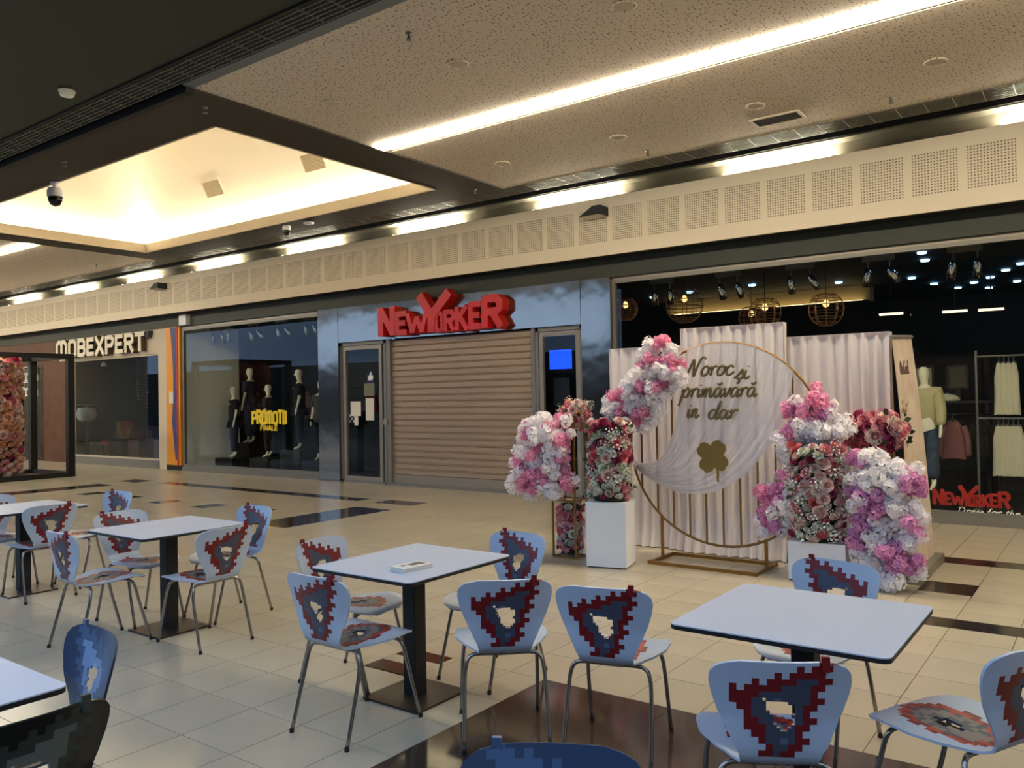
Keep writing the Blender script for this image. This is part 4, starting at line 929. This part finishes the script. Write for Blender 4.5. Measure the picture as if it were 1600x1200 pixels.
CH = [('white', -3.055, 2.81, .0, 1, 'white pixel print chair left of the two seen from behind at the leaflet table'), ('white', -2.41, 3.15, -.66, .75, 'white pixel print chair at the right corner of the leaflet table, seen from behind'),
      ('white', -2.94, 3.75, -.07, -1, 'white pixel print chair at the far side of the leaflet table'), ('white', -3.555, 3.265, .99, .13, 'white pixel print chair at the left side of the leaflet table'),
      ('white', -1.87, 3.31, -.27, .96, 'white pixel print chair standing alone between two tables on dark floor'),
      ('white', -.98, 2.74, -.49, .87, 'largest white pixel print chair in front of the right table'), ('white', -1.15, 3.85, -.15, -.99, 'white pixel print chair behind the right table by the flowers'), ('white', -.48, 3.2, -.9, .43, 'white pixel print chair cut off at the right picture edge'),
      ('white', -5.51, 2.79, .02, 1, 'white pixel print chair turned sideways in front of the second table from left'), ('white', -4.97, 3.22, -1, .0, 'white pixel print chair at the right side of the second table from left'),
      ('white', -5.45, 3.73, .0, -1, 'white pixel print chair at the far side of the second table from left'), ('white', -5.87, 3.27, 1, .05, 'white pixel print chair at the left side of the second table from left'),
      ('white', -7.33, 3.2, -1, .05, 'white pixel print chair at the right side of the leftmost back table'), ('white', -7.5, 3.74, .1, -1, 'white pixel print chair at the far side of the leftmost back table'), ('white', -8.05, 3.2, 1, 0, 'white pixel print chair cut off at the left picture edge'),
      ('blue', -3.02, 1.24, -.1, -1, 'blue pixel print chair beside the white table corner at lower left'), ('blue', -.95, 1.37, .5, -.86, 'blue chair whose top rim shows at the bottom edge'),
      ('black', -2.59, 1.0, -1, .0, 'black pixel print chair at the lower left corner')]
for c in CH: chair(*c)

# ------------------------------------------------------------------ tables
def rrect(x0, x1, y0, y1, r, n=5):
    out = []
    for cx, cy, a0 in ((x1 - r, y1 - r, 0), (x0 + r, y1 - r, 90), (x0 + r, y0 + r, 180), (x1 - r, y0 + r, 270)):
        for k in range(n + 1):
            a = R(a0 + 90 * k / n); out.append((cx + r * math.cos(a), cy + r * math.sin(a)))
    return out
M_TOP = mat('white_laminate', (188, 198, 216), .38, noise=(2, .02)); M_EDGE = mat('black_edge', (18, 18, 20), .5); M_COLB = mat('black_column', (11, 11, 11), .6); M_BASE = mat('bronze_base', (58, 50, 42), .38, metal=.5)
def table(cx, cy, wx, wy, lab):
    t = thing('cafe_table', (cx, cy, 0), lab, 'table', 'square cafe tables')
    MB().slab(rrect(cx - wx / 2, cx + wx / 2, cy - wy / 2, cy + wy / 2, .035), .718, .7225).build('table_top', M_TOP, t)
    MB().slab(rrect(cx - wx / 2, cx + wx / 2, cy - wy / 2, cy + wy / 2, .035), .702, .718).build('edge_core', M_EDGE, t)
    MB().slab(rrect(cx - .045, cx + .045, cy - .045, cy + .045, .006, 2), .012, .70).build('column', M_COLB, t)
    MB().slab(rrect(cx - .2, cx + .2, cy - .2, cy + .2, .01, 2), .0, .012).build('base_plate', M_BASE, t)
    MB().box(cx - .15, cx + .15, cy - .15, cy + .15, .694, .702).build('mounting_plate', M_COLB, t)
table(-3.09, 3.262, .72, .82, 'square white cafe table with the stack of leaflets'); table(-1.015, 3.29, .79, .80, 'large white cafe table at right in front of the flowers')
table(-5.45, 3.25, .74, .80, 'white cafe table second from the left in the back row'); table(-7.62, 3.2, .74, .76, 'white cafe table cut off by the left edge, back row'); table(-3.05, .85, .78, .80, 'white cafe table corner at the lower left edge')
lf = thing('leaflet_stack', (-2.95, 3.1, .7225), 'small stack of white leaflets on the cafe table', 'leaflets', rz=R(-6))
lm = MB().box(-.055, .055, -.095, .095, 0, .0018).mesh('leaflet', M_PAPER)
for k in range(11):
    o = bpy.data.objects.new('leaflet', lm); COL.objects.link(o); o.parent = lf; o.location = (random.uniform(-.002, .002), random.uniform(-.002, .002), .002 * k); o.rotation_euler = (0, 0, random.uniform(-.02, .02))
for (a, b, c, d) in ((-.03, .0, -.06, -.03), (-.03, .02, -.01, .05), (-.035, .03, .04, .075)):
    o = bpy.data.objects.new('printed_picture', MB().box(a, b, c, d, .0218, .0221).mesh('printed_picture', mat('leaflet_print', (110, 100, 84), .6))); COL.objects.link(o); o.parent = lf
# ------------------------------------------------------------------ draped backdrop panels
M_DRAPE = sheer_mat('ivory_drape', (242, 234, 234), .97); M_SHEER = sheer_mat('white_sheer', (252, 250, 255), .62)
def curtain(x0, x1, y, z1, lab, seed, amp=.030, freq=58):
    rnd = random.Random(seed); t = thing('draped_panel', ((x0 + x1) / 2, y, 0), lab, 'backdrop', 'draped backdrop panels')
    ph = [rnd.uniform(0, 6.28) for _ in range(5)]; nx = int((x1 - x0) / .010); nz = 26; c = MB()
    def py(x, u):
        a = math.sin(x * freq + ph[0] + .8 * math.sin(x * 9 + ph[1])) + .5 * math.sin(x * freq * 1.83 + ph[2]) * (1 - u) + .6 * math.sin(x * 17 + ph[3])
        return y - .03 + a * amp * (.35 + .65 * u) - (.05 * max(0, (u - .85) / .15) ** 2)
    vs = [(x0 + (x1 - x0) * i / nx, py(x0 + (x1 - x0) * i / nx, j / nz), z1 - (z1 - .012) * j / nz) for j in range(nz + 1) for i in range(nx + 1)]
    fs = [(j * (nx + 1) + i, j * (nx + 1) + i + 1, (j + 1) * (nx + 1) + i + 1, (j + 1) * (nx + 1) + i) for j in range(nz) for i in range(nx)]
    c.add(vs, fs).build('front_drape', M_DRAPE, t, smooth=True)
    s = MB()
    for xs in (x0, x1):
        vv = [(xs + .006 * math.sin(k * 2.1 + j), y - .03 + .10 * k / 5, z1 - (z1 - .012) * j / 8) for j in range(9) for k in range(6)]
        s.add(vv, [(j * 6 + k, j * 6 + k + 1, (j + 1) * 6 + k + 1, (j + 1) * 6 + k) for j in range(8) for k in range(5)])
    s.build('side_drape', M_DRAPE, t, smooth=True)
    MB().quad((x0, y - .045, z1), (x1, y - .045, z1), (x1, y + .07, z1), (x0, y + .07, z1)).build('top_fold', M_DRAPE, t)
    f = MB()
    for xs in (x0 + .02, x1 - .02): f.tube([(xs, y + .04, 0), (xs, y + .04, z1 - .01)], .014, 8)
    f.tube([(x0 + .02, y + .04, z1 - .02), (x1 - .02, y + .04, z1 - .02)], .014, 8)
    for xs in (x0 + .02, x1 - .02): f.box(xs - .02, xs + .02, y - .005, y + .25, 0, .015)
    f.build('frame', M_GOLD, t)
curtain(-4.46, -3.60, 7.86, 2.10, 'left draped ivory panel behind the blossoms', 3)
curtain(-3.58, -2.53, 7.78, 2.26, 'tall central draped ivory panel behind the gold ring', 4)
curtain(-2.53, -1.62, 7.86, 2.12, 'right draped ivory panel beside the banner', 5)

# ------------------------------------------------------------------ gold ring with bars
RX, RY, RZ_, RR = -2.975, 7.3, 1.125, .945
rg = thing('ring_stand', (RX, RY, 0), 'large gold ring stand with vertical bars and floor base', 'stand')
MB().tube([(RX + RR * math.cos(a * math.pi / 40), RY, RZ_ + RR * math.sin(a * math.pi / 40)) for a in range(80)], .012, 8, closed=True).build('hoop', M_GOLD, rg, smooth=True)
for k in range(11):
    x = RX - .83 + .166 * k; h = math.sqrt(max(0, RR ** 2 - (x - RX) ** 2)); MB().box(x - .008, x + .008, RY - .006, RY + .006, RZ_ - h, RZ_ + h).build('bar', M_GOLD, rg)
for x in (-3.6, -2.58): MB().box(x - .012, x + .012, RY - .012, RY + .012, .0, RZ_ - math.sqrt(RR ** 2 - (x - RX) ** 2)).build('post', M_GOLD, rg)
b = MB()
for y in (7.03, 7.53): b.box(-3.62, -2.56, y - .015, y + .015, 0, .03)
for x in (-3.6, -2.58): b.box(x - .015, x + .015, 7.03, 7.53, 0, .03)
b.build('base_frame', M_GOLD, rg)
# sheer swag
sw = thing('sheer_swag', (-3.0, 7.27, .7), 'white sheer cloth swagged across the gold ring', 'drape')
cA = smooth_path([(-3.30, 7.27, 2.02), (-3.36, 7.26, 1.6), (-3.45, 7.25, 1.2), (-3.58, 7.24, .98), (-3.78, 7.25, .93), (-3.90, 7.28, .95)], 8)
cB = smooth_path([(-2.30, 7.27, 1.77), (-2.42, 7.25, 1.30), (-2.66, 7.23, .93), (-2.99, 7.22, .70), (-3.35, 7.22, .66), (-3.66, 7.24, .76), (-3.92, 7.28, .92)], 8)
def along(c, v):
    q = v * (len(c) - 1); i = min(int(q), len(c) - 2); return c[i].lerp(c[i + 1], q - i)
a0, a1 = math.atan2(2.02 - RZ_, -3.30 - RX), math.atan2(1.77 - RZ_, -2.30 - RX)
nu, nv = 70, 40; vs = []
for j in range(nv + 1):
    v = j / nv
    for i in range(nu + 1):
        u = i / nu; A, B = along(cA, v), along(cB, v); p = A.lerp(B, u)
        an = a0 + (a1 - a0) * u; arc = Vector((RX + RR * math.cos(an), 7.28, RZ_ + RR * math.sin(an))); l0 = cA[0].lerp(cB[0], u)
        p = p + (arc - l0) * (1 - v) ** 2
        p.y += (math.sin(u * 62 + 3 * math.sin(u * 7)) * .016 + .008 * math.sin(u * 131)) * (.25 + 1.0 * v) - .02 * math.sin(math.pi * v)
        vs.append(tuple(p))
MB().add(vs, [(j * (nu + 1) + i, j * (nu + 1) + i + 1, (j + 1) * (nu + 1) + i + 1, (j + 1) * (nu + 1) + i) for j in range(nv) for i in range(nu)]).build('cloth', M_SHEER, sw, smooth=True)
ly = 7.215
M_LET = mat('gold_letters', (118, 106, 70), .5, metal=.2)
for word, x0, zb, xh, w, mk in (('Noroc', -3.26, 1.765, .088, .44, ()), ('si', -2.80, 1.725, .085, .13, ()), ('primavara', -3.335, 1.565, .085, .72, (4, 8)), ('in', -3.285, 1.375, .085, .12, ()), ('dar', -3.075, 1.365, .085, .28, ())):
    script_word(word, x0, zb, xh, ly, M_LET, sw, r=.012, width=w, marks=mk, name='lettering')
cl = MB(); cx, cz = -3.01, 1.02
poly = []
for k in range(96):
    a = 2 * math.pi * k / 96; ph = (a - .95) * 4
    r = .095 + .075 * abs(math.cos((a - .95) * 2)) ** .8 - .016 * max(0, math.cos(ph)) ** 8
    poly.append((cx + r * math.cos(a), cz + r * math.sin(a)))
cl.prism(poly, 7.150, 7.162)
cl.prism([(cx + .035, cz - .09), (cx + .062, cz - .09), (cx + .058, cz - .23), (cx + .040, cz - .23)], 7.1505, 7.1615)
cl.build('clover', M_GOLDP, sw)

# ------------------------------------------------------------------ flowers
def floret(mb, c, n, r, mi=0, petals=5, cup=.35, cen=None):
    n = Vector(n).normalized(); u = n.cross(Vector((.3, .7, .2))).normalized(); w = n.cross(u); c = Vector(c); a0 = random.uniform(0, 6.28)
    for k in range(petals):
        a = a0 + k * 2 * math.pi / petals; d = u * math.cos(a) + w * math.sin(a); e = -u * math.sin(a) + w * math.cos(a)
        mb.add([c, c + d * r * .6 + e * r * .5 + n * r * cup * .6, c + d * r + n * r * cup, c + d * r * .6 - e * r * .5 + n * r * cup * .6], [(0, 3, 2, 1)], mi)
    if cen is not None:
        mb.add([c + n * r * .3, c + n * r * .05 + u * r * .22, c + n * r * .05 + w * r * .22, c + n * r * .05 - u * r * .22, c + n * r * .05 - w * r * .22], [(0, 1, 2), (0, 2, 3), (0, 3, 4), (0, 4, 1)], cen)
def fib(n):
    return [(math.sqrt(1 - (1 - 2 * (k + .5) / n) ** 2) * math.cos(k * 2.39996), math.sqrt(1 - (1 - 2 * (k + .5) / n) ** 2) * math.sin(k * 2.39996), 1 - 2 * (k + .5) / n) for k in range(n)]
def cluster_mesh(name, mats, n=20, R0=.05, r=.026):
    mb = MB()
    for d in fib(n):
        q = Vector(d) * R0 * random.uniform(.75, 1.1); floret(mb, q, Vector(d) + Vector((random.uniform(-.4, .4), random.uniform(-.4, .4), random.uniform(-.4, .4))), r * random.uniform(.8, 1.2), 0, 5, random.uniform(.1, .5), 1)
    return mb.mesh(name, mats)
def rose_mesh(name, mats):
    """mats: outer petal, inner petal; cupped whorls, the inner ones steep and deeper in tone"""
    mb = MB().lathe([(.001, .1), (.16, .2), (.2, .5), (.1, .72), (.001, .66)], n=6, mi=1)
    for L, (np_, r, z0, h, flare, mi) in enumerate(((3, .28, .0, .74, 1.0, 1), (4, .44, -.06, .66, 1.08, 1), (5, .64, -.16, .50, 1.16, 0), (5, .84, -.26, .26, 1.22, 0), (6, .98, -.34, -.02, 1.25, 0))):
        for k in range(np_):
            a = 2 * math.pi * (k + .37 * L) / np_; half = math.pi / np_ * 1.22; rows = []
            for f, z, wd in ((.3, z0 - .2, 1), (.92, z0 + (h - z0) * .45, 1.0), (flare, h, .62)):
                rows.append([(r * f * (1 + .05 * (s_ == 0)) * math.cos(a + s_ * half * wd), r * f * (1 + .05 * (s_ == 0)) * math.sin(a + s_ * half * wd), z + .03 * L * s_) for s_ in (-1, 0, 1)])
            mb.add([p for rw in rows for p in rw], [(i * 3 + j, i * 3 + j + 1, (i + 1) * 3 + j + 1, (i + 1) * 3 + j) for i in range(2) for j in range(2)], mi)
    return mb.mesh(name, mats)
def leaf_mesh(name, m):
    mb = MB()
    w = [0, .26, .34, .22, 0]; vs = []
    for i in range(5): vs += [(-w[i], i * .25, .1 * math.sin(i * .7) + .08 * w[i]), (0, i * .25, .1 * math.sin(i * .7)), (w[i], i * .25, .1 * math.sin(i * .7) + .08 * w[i])]
    mb.add(vs, [(i * 3 + j, i * 3 + j + 1, (i + 1) * 3 + j + 1, (i + 1) * 3 + j) for i in range(4) for j in range(2)]); return mb.mesh(name, m, smooth=True)
F_W = mat('white_petal', (255, 252, 253), .7); F_P = mat('pink_petal', (248, 172, 204), .7); F_PC = mat('pink_heart', (228, 112, 154), .7); F_WC = mat('white_heart', (238, 220, 220), .7)
F_V = mat('violet_pink_petal', (238, 172, 218), .7)
for m_ in (F_W, F_P, F_V):     # thin petals let light through
    nt_ = m_.node_tree; b_ = nt_.nodes['Principled BSDF']; o_ = nt_.nodes['Material Output']
    tl_ = nt_.nodes.new('ShaderNodeBsdfTranslucent'); tl_.inputs[0].default_value = b_.inputs['Base Color'].default_value
    x_ = nt_.nodes.new('ShaderNodeMixShader'); x_.inputs[0].default_value = .35
    nt_.links.new(b_.outputs[0], x_.inputs[1]); nt_.links.new(tl_.outputs[0], x_.inputs[2]); nt_.links.new(x_.outputs[0], o_.inputs['Surface'])
CW = [cluster_mesh('white_blossom', [F_W, F_WC]) for _ in range(3)]; CP = [cluster_mesh('pink_blossom', [F_P, F_PC]) for _ in range(2)]; CV = [cluster_mesh('violet_blossom', [F_V, F_PC]) for _ in range(2)]
SPR = cluster_mesh('gypsophila', [mat('small_white_petal', (236, 236, 224), .7), mat('pale_green', (150, 160, 110), .7)], 26, .06, .012)
ROSE = {k: rose_mesh(k + '_rose', [mat(k + '_rose', c, .65), mat(k + '_rose_heart', d, .65)]) for k, c, d in (('pink', (238, 176, 182), (216, 120, 134)), ('pale', (244, 222, 214), (226, 176, 168)), ('white', (238, 240, 230), (214, 214, 180)), ('magenta', (176, 64, 104), (136, 26, 70)), ('coral', (232, 134, 138), (204, 76, 92)), ('peach', (236, 190, 160), (212, 144, 108)))}
LEAF = leaf_mesh('leaf', M_GREEN); LEAFD = leaf_mesh('leaf', mat('dark_leaf', (38, 54, 34), .6))
def rrot(): return (random.uniform(-3, 3), random.uniform(-3, 3), random.uniform(-3, 3))
def spray(t, blobs, n, pinks, pr=.085, pinkset=CP, sc=(.85, 1.25), white=CW):
    """blossom clusters spread over overlapping ellipsoids (cx,cy,cz,rx,ry,rz)"""
    tot = sum(b[3] * b[5] for b in blobs)
    for b in blobs:
        for k in range(max(3, int(n * b[3] * b[5] / tot))):
            d = Vector((random.gauss(0, 1), random.gauss(0, 1) - .35, random.gauss(0, 1))).normalized(); f = random.choice((random.uniform(.6, 1.0), random.uniform(.85, 1.22)))
            p = (b[0] + d.x * b[3] * f, b[1] + d.y * b[4] * f, b[2] + d.z * b[5] * f)
            if p[2] < .05: continue
            isp = any((p[0] - x) ** 2 + (p[2] - z) ** 2 < pr ** 2 for x, z in pinks)
            me = random.choice(pinkset if isp else white)
            inst('pink_blossom' if isp else 'white_blossom', me, t, p, rrot(), random.uniform(*sc) * (.85 if isp else 1))
def branches(t, segs):
    mb = MB()
    for s in segs: mb.tube(smooth_path(s, 4), .009, 6)
    mb.build('branch', mat('bark', (92, 66, 50), .8), t)
def face_out(p, c):
    d = Vector((p[0] - c[0], p[1] - c[1], (p[2] - c[2]) * .6)).normalized(); return d.to_track_quat('Z', 'Y').to_euler()
def roses(t, c, rx, ry, z0, z1, n, kinds, sc=(.035, .055), leafs=30, gyp=0, taper=0.0):
    ga = 2.39996
    for k in range(n):
        u = (k + .5) / n; a = k * ga; f = random.uniform(.85, 1.05) * (1 - taper * abs(2 * u - 1) ** 2)
        p = (c[0] + rx * f * math.cos(a), c[1] + ry * f * math.sin(a), z0 + (z1 - z0) * u)
        kd = random.choice(kinds); s = random.uniform(*sc) * (1.15 if kd in ('pale', 'pink') else 1)
        inst(kd + '_rose', ROSE[kd], t, p, face_out(p, (c[0], c[1], (z0 + z1) / 2)), s)
    for k in range(leafs):
        a = random.uniform(0, 6.28); z = random.uniform(z0, z1); f = random.uniform(.85, 1.12)
        p = (c[0] + rx * f * math.cos(a), c[1] + ry * f * math.sin(a), z); inst('leaf', LEAF if k % 2 else LEAFD, t, p, rrot(), random.uniform(.05, .08))
    for k in range(gyp):
        a = random.uniform(0, 6.28); p = (c[0] + rx * 1.03 * math.cos(a), c[1] + ry * 1.03 * math.sin(a), random.uniform(z0, z1)); inst('gypsophila', SPR, t, p, rrot(), random.uniform(.6, 1.0))
def core(t, c, rx, ry, z0, z1):
    mb = MB().lathe([(.001, 0), (.8, 0), (.86, .5), (.75, .97), (.001, 1)], n=14)
    mb.v = [(c[0] + x * rx, c[1] + y * ry, z0 + (z1 - z0) * z) for x, y, z in mb.v]; mb.build('foam_core', mat('moss', (40, 46, 30), .9), t, smooth=True)
# left: gold frame column with roses inside, blossom ball on top
gs = thing('flower_stand', (-4.43, 6.95, 0), 'slim gold frame stand filled with roses left of the white pedestal', 'stand')
for x in (-4.56, -4.30):
    for y in (6.83, 7.05): MB().box(x - .008, x + .008, y - .008, y + .008, 0, 1.40).build('post', M_GOLD, gs)
fb = MB()
for z in (.0, .56, 1.385):
    for y in (6.83, 7.05): fb.box(-4.56, -4.30, y - .008, y + .008, z, z + .015)
    for x in (-4.56, -4.30): fb.box(x - .008, x + .008, 6.83, 7.05, z, z + .015)
fb.build('rails', M_GOLD, gs)
ra = thing('rose_arrangement', (-4.43, 6.94, .0), 'rose filling inside the slim gold stand near the floor', 'flowers')
core(ra, (-4.43, 6.94, 0), .12, .10, .03, .54); roses(ra, (-4.43, 6.94, 0), .115, .10, .05, .52, 46, ['pink', 'white', 'coral', 'pale', 'pink'], (.032, .048), 26)
rc = thing('rose_arrangement', (-4.38, 6.96, 1.4), 'small blush rose crown on top of the slim gold stand', 'flowers')
core(rc, (-4.36, 6.97, 0), .13, .11, 1.39, 1.52); roses(rc, (-4.36, 6.97, 0), .15, .13, 1.28, 1.54, 34, ['pale', 'peach', 'pink'], (.03, .045), 14, 6, .4)
bl = thing('blossom_spray', (-4.6, 6.75, .8), 'big round pink and white blossom bunch at the left', 'flowers')
spray(bl, [(-4.62, 6.74, 1.02, .30, .20, .33), (-4.50, 6.74, 1.22, .22, .18, .20), (-4.74, 6.74, .80, .22, .17, .20), (-4.45, 6.74, .78, .20, .16, .16)], 200, [(-4.43, 1.37), (-4.78, 1.24), (-4.68, 1.18), (-4.34, 1.16), (-4.56, 1.04), (-4.83, .93), (-4.32, .93), (-4.56, .82), (-4.71, .73), (-4.32, .72)])
branches(bl, [[(-4.45, 6.9, .6), (-4.55, 6.8, .9), (-4.7, 6.75, 1.15)], [(-4.45, 6.9, .6), (-4.45, 6.8, 1.0), (-4.4, 6.75, 1.35)], [(-4.45, 6.9, .6), (-4.7, 6.75, .75), (-4.9, 6.7, .8)]])
# arching spray over the ring
ar = thing('blossom_spray', (-3.8, 7.15, 1.3), 'arching pink and white blossom spray on the left of the gold ring', 'flowers')
spray(ar, [(-3.50, 7.12, 1.98, .16, .12, .15), (-3.42, 7.10, 1.82, .17, .12, .15), (-3.62, 7.10, 1.70, .24, .15, .20), (-3.78, 7.10, 1.55, .22, .15, .17), (-3.92, 7.08, 1.44, .16, .13, .12), (-3.66, 7.1, 1.42, .15, .12, .12)], 210, [(-3.50, 2.12), (-3.52, 1.92), (-3.34, 1.90), (-3.74, 1.84), (-3.45, 1.70), (-4.0, 1.66), (-3.65, 1.64), (-3.9, 1.57), (-3.83, 1.40), (-3.66, 1.38), (-4.08, 1.40)], .075, CP, (.75, 1.15))
branches(ar, [[(-3.9, 7.1, .7), (-3.9, 7.12, 1.2), (-3.75, 7.12, 1.6), (-3.5, 7.15, 2.0)], [(-3.75, 7.12, 1.6), (-3.5, 7.12, 1.75), (-3.38, 7.1, 1.9)], [(-3.9, 7.12, 1.2), (-4.05, 7.1, 1.45)]])
# white pedestals
def pedestal(x, y, w, d, h, rz, lab):
    t = thing('pedestal', (x, y, 0), lab, 'pedestal', 'white box pedestals', rz=rz)
    for nm, mb in (('body', MB().box(-w / 2, w / 2, -d / 2, d / 2, .012, h - .012)), ('top_board', MB().box(-w / 2 - .001, w / 2 + .001, -d / 2 - .001, d / 2 + .001, h - .012, h)), ('foot_board', MB().box(-w / 2 + .01, w / 2 - .01, -d / 2 + .01, d / 2 - .01, 0, .012))):
        o = bpy.data.objects.new(nm, mb.mesh(nm, M_WHITE if nm != 'foot_board' else M_BLACK)); COL.objects.link(o); o.parent = t
pedestal(-3.885, 6.80, .38, .36, .605, R(14), 'tall white box pedestal under the left rose column'); pedestal(-2.09, 7.25, .46, .40, .33, R(6), 'low white box pedestal under the right rose column')
rl_ = thing('rose_arrangement', (-3.885, 6.8, .605), 'tall white and magenta rose column on the left pedestal', 'flowers')
core(rl_, (-3.885, 6.80, 0), .2, .17, .607, 1.36); roses(rl_, (-3.885, 6.80, 0), .20, .17, .64, 1.36, 150, ['white', 'white', 'pale', 'white', 'magenta', 'pink', 'coral'], (.026, .05), 90, 45)
# right side
bt = thing('blossom_spray', (-2.35, 7.3, .5), 'tall pink and white blossom spray at the right of the gold ring', 'flowers')
spray(bt, [(-2.18, 7.30, 1.42, .19, .14, .19), (-2.05, 7.3, 1.28, .20, .14, .16), (-2.28, 7.30, 1.12, .16, .14, .22), (-2.32, 7.3, .85, .16, .14, .22), (-2.44, 7.28, .60, .20, .14, .20), (-2.5, 7.28, .45, .14, .12, .12)], 220, [(-2.17, 1.58), (-2.30, 1.42), (-2.14, 1.40), (-2.32, 1.26), (-2.39, .92), (-2.36, .84), (-2.43, .70), (-2.60, .56), (-2.50, .44), (-2.56, .68), (-2.08, 1.46)], .085, CP + CV)
branches(bt, [[(-2.3, 7.35, .33), (-2.3, 7.33, .9), (-2.15, 7.3, 1.5)], [(-2.3, 7.35, .33), (-2.45, 7.3, .6), (-2.55, 7.28, .75)], [(-2.3, 7.33, .9), (-2.1, 7.3, 1.3)]])
rr_ = thing('rose_arrangement', (-2.09, 7.2, .33), 'pink rose and white filler column on the low right pedestal', 'flowers')
core(rr_, (-2.09, 7.18, 0), .19, .15, .332, 1.14); roses(rr_, (-2.09, 7.17, 0), .21, .17, .36, 1.16, 150, ['pale', 'pink', 'pale', 'coral', 'white', 'magenta'], (.024, .05), 80, 75)
gs2 = thing('flower_stand', (-1.72, 7.62, 0), 'slim gold frame stand carrying the rose ball at right', 'stand')
for x in (-1.84, -1.60):
    for y in (7.51, 7.73): MB().box(x - .008, x + .008, y - .008, y + .008, 0, 1.12).build('post', M_GOLD, gs2)
MB().box(-1.848, -1.592, 7.502, 7.738, 1.11, 1.12).box(-1.848, -1.592, 7.502, 7.738, 0, .012).build('plates', M_GOLD, gs2)
rb = thing('rose_arrangement', (-1.72, 7.6, 1.12), 'round pink rose ball on the gold stand beside the banner', 'flowers')
core(rb, (-1.72, 7.6, 0), .20, .17, 1.122, 1.36); roses(rb, (-1.72, 7.6, 0), .26, .20, 1.10, 1.40, 60, ['pink', 'pale', 'coral', 'peach', 'pink', 'magenta'], (.04, .062), 40, 0, .5)
cs = thing('blossom_spray', (-1.55, 7.15, 0), 'cascading white and violet blossom spray down to the floor at right', 'flowers')
spray(cs, [(-1.68, 7.16, .98, .14, .11, .15), (-1.52, 7.14, .88, .18, .12, .16), (-1.36, 7.12, .84, .13, .11, .13), (-1.62, 7.14, .66, .19, .14, .20), (-1.42, 7.12, .52, .18, .13, .22), (-1.52, 7.12, .28, .20, .14, .20), (-1.66, 7.15, .40, .14, .12, .16), (-1.44, 7.10, .12, .16, .12, .10)], 240, [(-1.77, 1.02), (-1.74, .80), (-1.60, .72), (-1.71, .53), (-1.77, .36), (-1.31, .87), (-1.36, .5), (-1.48, .33), (-1.35, .24), (-1.42, .22), (-1.62, .64)], .08, CV)
branches(cs, [[(-1.62, 7.2, .0), (-1.62, 7.2, .5), (-1.6, 7.18, .95)], [(-1.62, 7.2, .4), (-1.45, 7.15, .7), (-1.33, 7.12, .9)]])
# banner
bn = thing('roll_up_banner', (-1.5, 8.0, 0), 'leaning beige roll-up banner with floral print right of the drapes', 'banner')
A, B, C_, D_ = Vector((-1.41, 7.45, .07)), Vector((-1.41, 8.45, .07)), Vector((-1.57, 8.5, 2.10)), Vector((-1.58, 7.72, 2.06))
bv = MB(); n = 12
def bpt(u, v): return A.lerp(B, u).lerp(D_.lerp(C_, u), v) + Vector((.02 * math.sin(v * 3.1), 0, 0))
vs = [tuple(bpt(i / 4, j / n)) for j in range(n + 1) for i in range(5)] + [tuple(bpt(i / 4, j / n) - Vector((.004, 0, 0))) for j in range(n + 1) for i in range(5)]
N = 5 * (n + 1); fs = []
for j in range(n):
    for i in range(4): fs += [(j * 5 + i, j * 5 + i + 1, (j + 1) * 5 + i + 1, (j + 1) * 5 + i), (N + j * 5 + i, N + (j + 1) * 5 + i, N + (j + 1) * 5 + i + 1, N + j * 5 + i + 1)]
M_BAN = mat('banner_print', (226, 212, 196), .6, noise=(3.5, .1), col2=(208, 182, 160))
bv.add(vs, fs).build('print_sheet', M_BAN, bn, smooth=True)
MB().box(-1.50, -1.34, 7.38, 8.55, 0, .075).build('cassette', M_ALU, bn)
tb = MB().tube([D_ + Vector((0, -.02, 0)), C_ + Vector((0, .02, 0))], .018, 8).build('top_rail', M_ALU, bn); MB().tube([(-1.47, 8.0, .05), (-1.60, 8.12, 2.06)], .012, 6).build('pole', M_ALU, bn)
ba = lambda p: bpt(min(1, max(0, (p.x - 0) / 1.0)), p.z) + Vector((.006, 0, 0))
script_word('OneCook', .18, .835, .032, 0, mat('banner_ink', (92, 70, 62), .7), bn, r=.004, width=.42, slant=.3, name='lettering', axis=ba)
PLEAF = leaf_mesh('printed_leaf', mat('printed_leaf', (170, 128, 100), .7))
for k in range(26):
    u, v = random.choice(((random.uniform(.05, .35), random.uniform(.5, .72)), (random.uniform(.3, .95), random.uniform(.08, .35)))); p = bpt(u, v) + Vector((.004, 0, 0))
    o = inst('printed_leaf', PLEAF, bn, p, (0, R(95), random.uniform(-3, 3)), (random.uniform(.04, .09),) * 2 + (.01,)); o.rotation_mode = 'ZYX'
# ------------------------------------------------------------------ black frame arch with flower column at far left
bf = thing('photo_frame_arch', (-19.7, 8.0, 0), 'black box frame arch standing before the furniture shop', 'frame')
MK = mat('matt_black', (14, 14, 13), .6)
for x in (-20.6, -18.78):
    for y in (7.15, 8.88): MB().box(x - .07, x + .07, y - .07, y + .07, 0, 2.72).build('post', MK, bf)
q = MB()
for z in (0, 2.62):
    for y in (7.15, 8.88): q.box(-20.6, -18.78, y - .05, y + .05, z, z + .1)
    for x in (-20.6, -18.78): q.box(x - .05, x + .05, 7.15, 8.88, z, z + .1)
q.build('rail', MK, bf)
fc = thing('flower_column', (-19.45, 7.75, 0), 'tall column of roses in peach and pink by the black frame', 'flowers')
core(fc, (-19.55, 7.75, 0), .36, .34, .10, 2.62)
MB().lathe([(.001, 0), (.7, 0), (.7, .05), (.001, .06)], (-19.4, 7.85, 0), 24).build('base', MK, fc)
roses(fc, (-19.55, 7.75, 0), .42, .40,   .12, 2.64, 300, ['peach', 'pink', 'peach', 'pale', 'peach', 'magenta', 'peach', 'pale', 'pink'], (.05, .10), 120, 70)
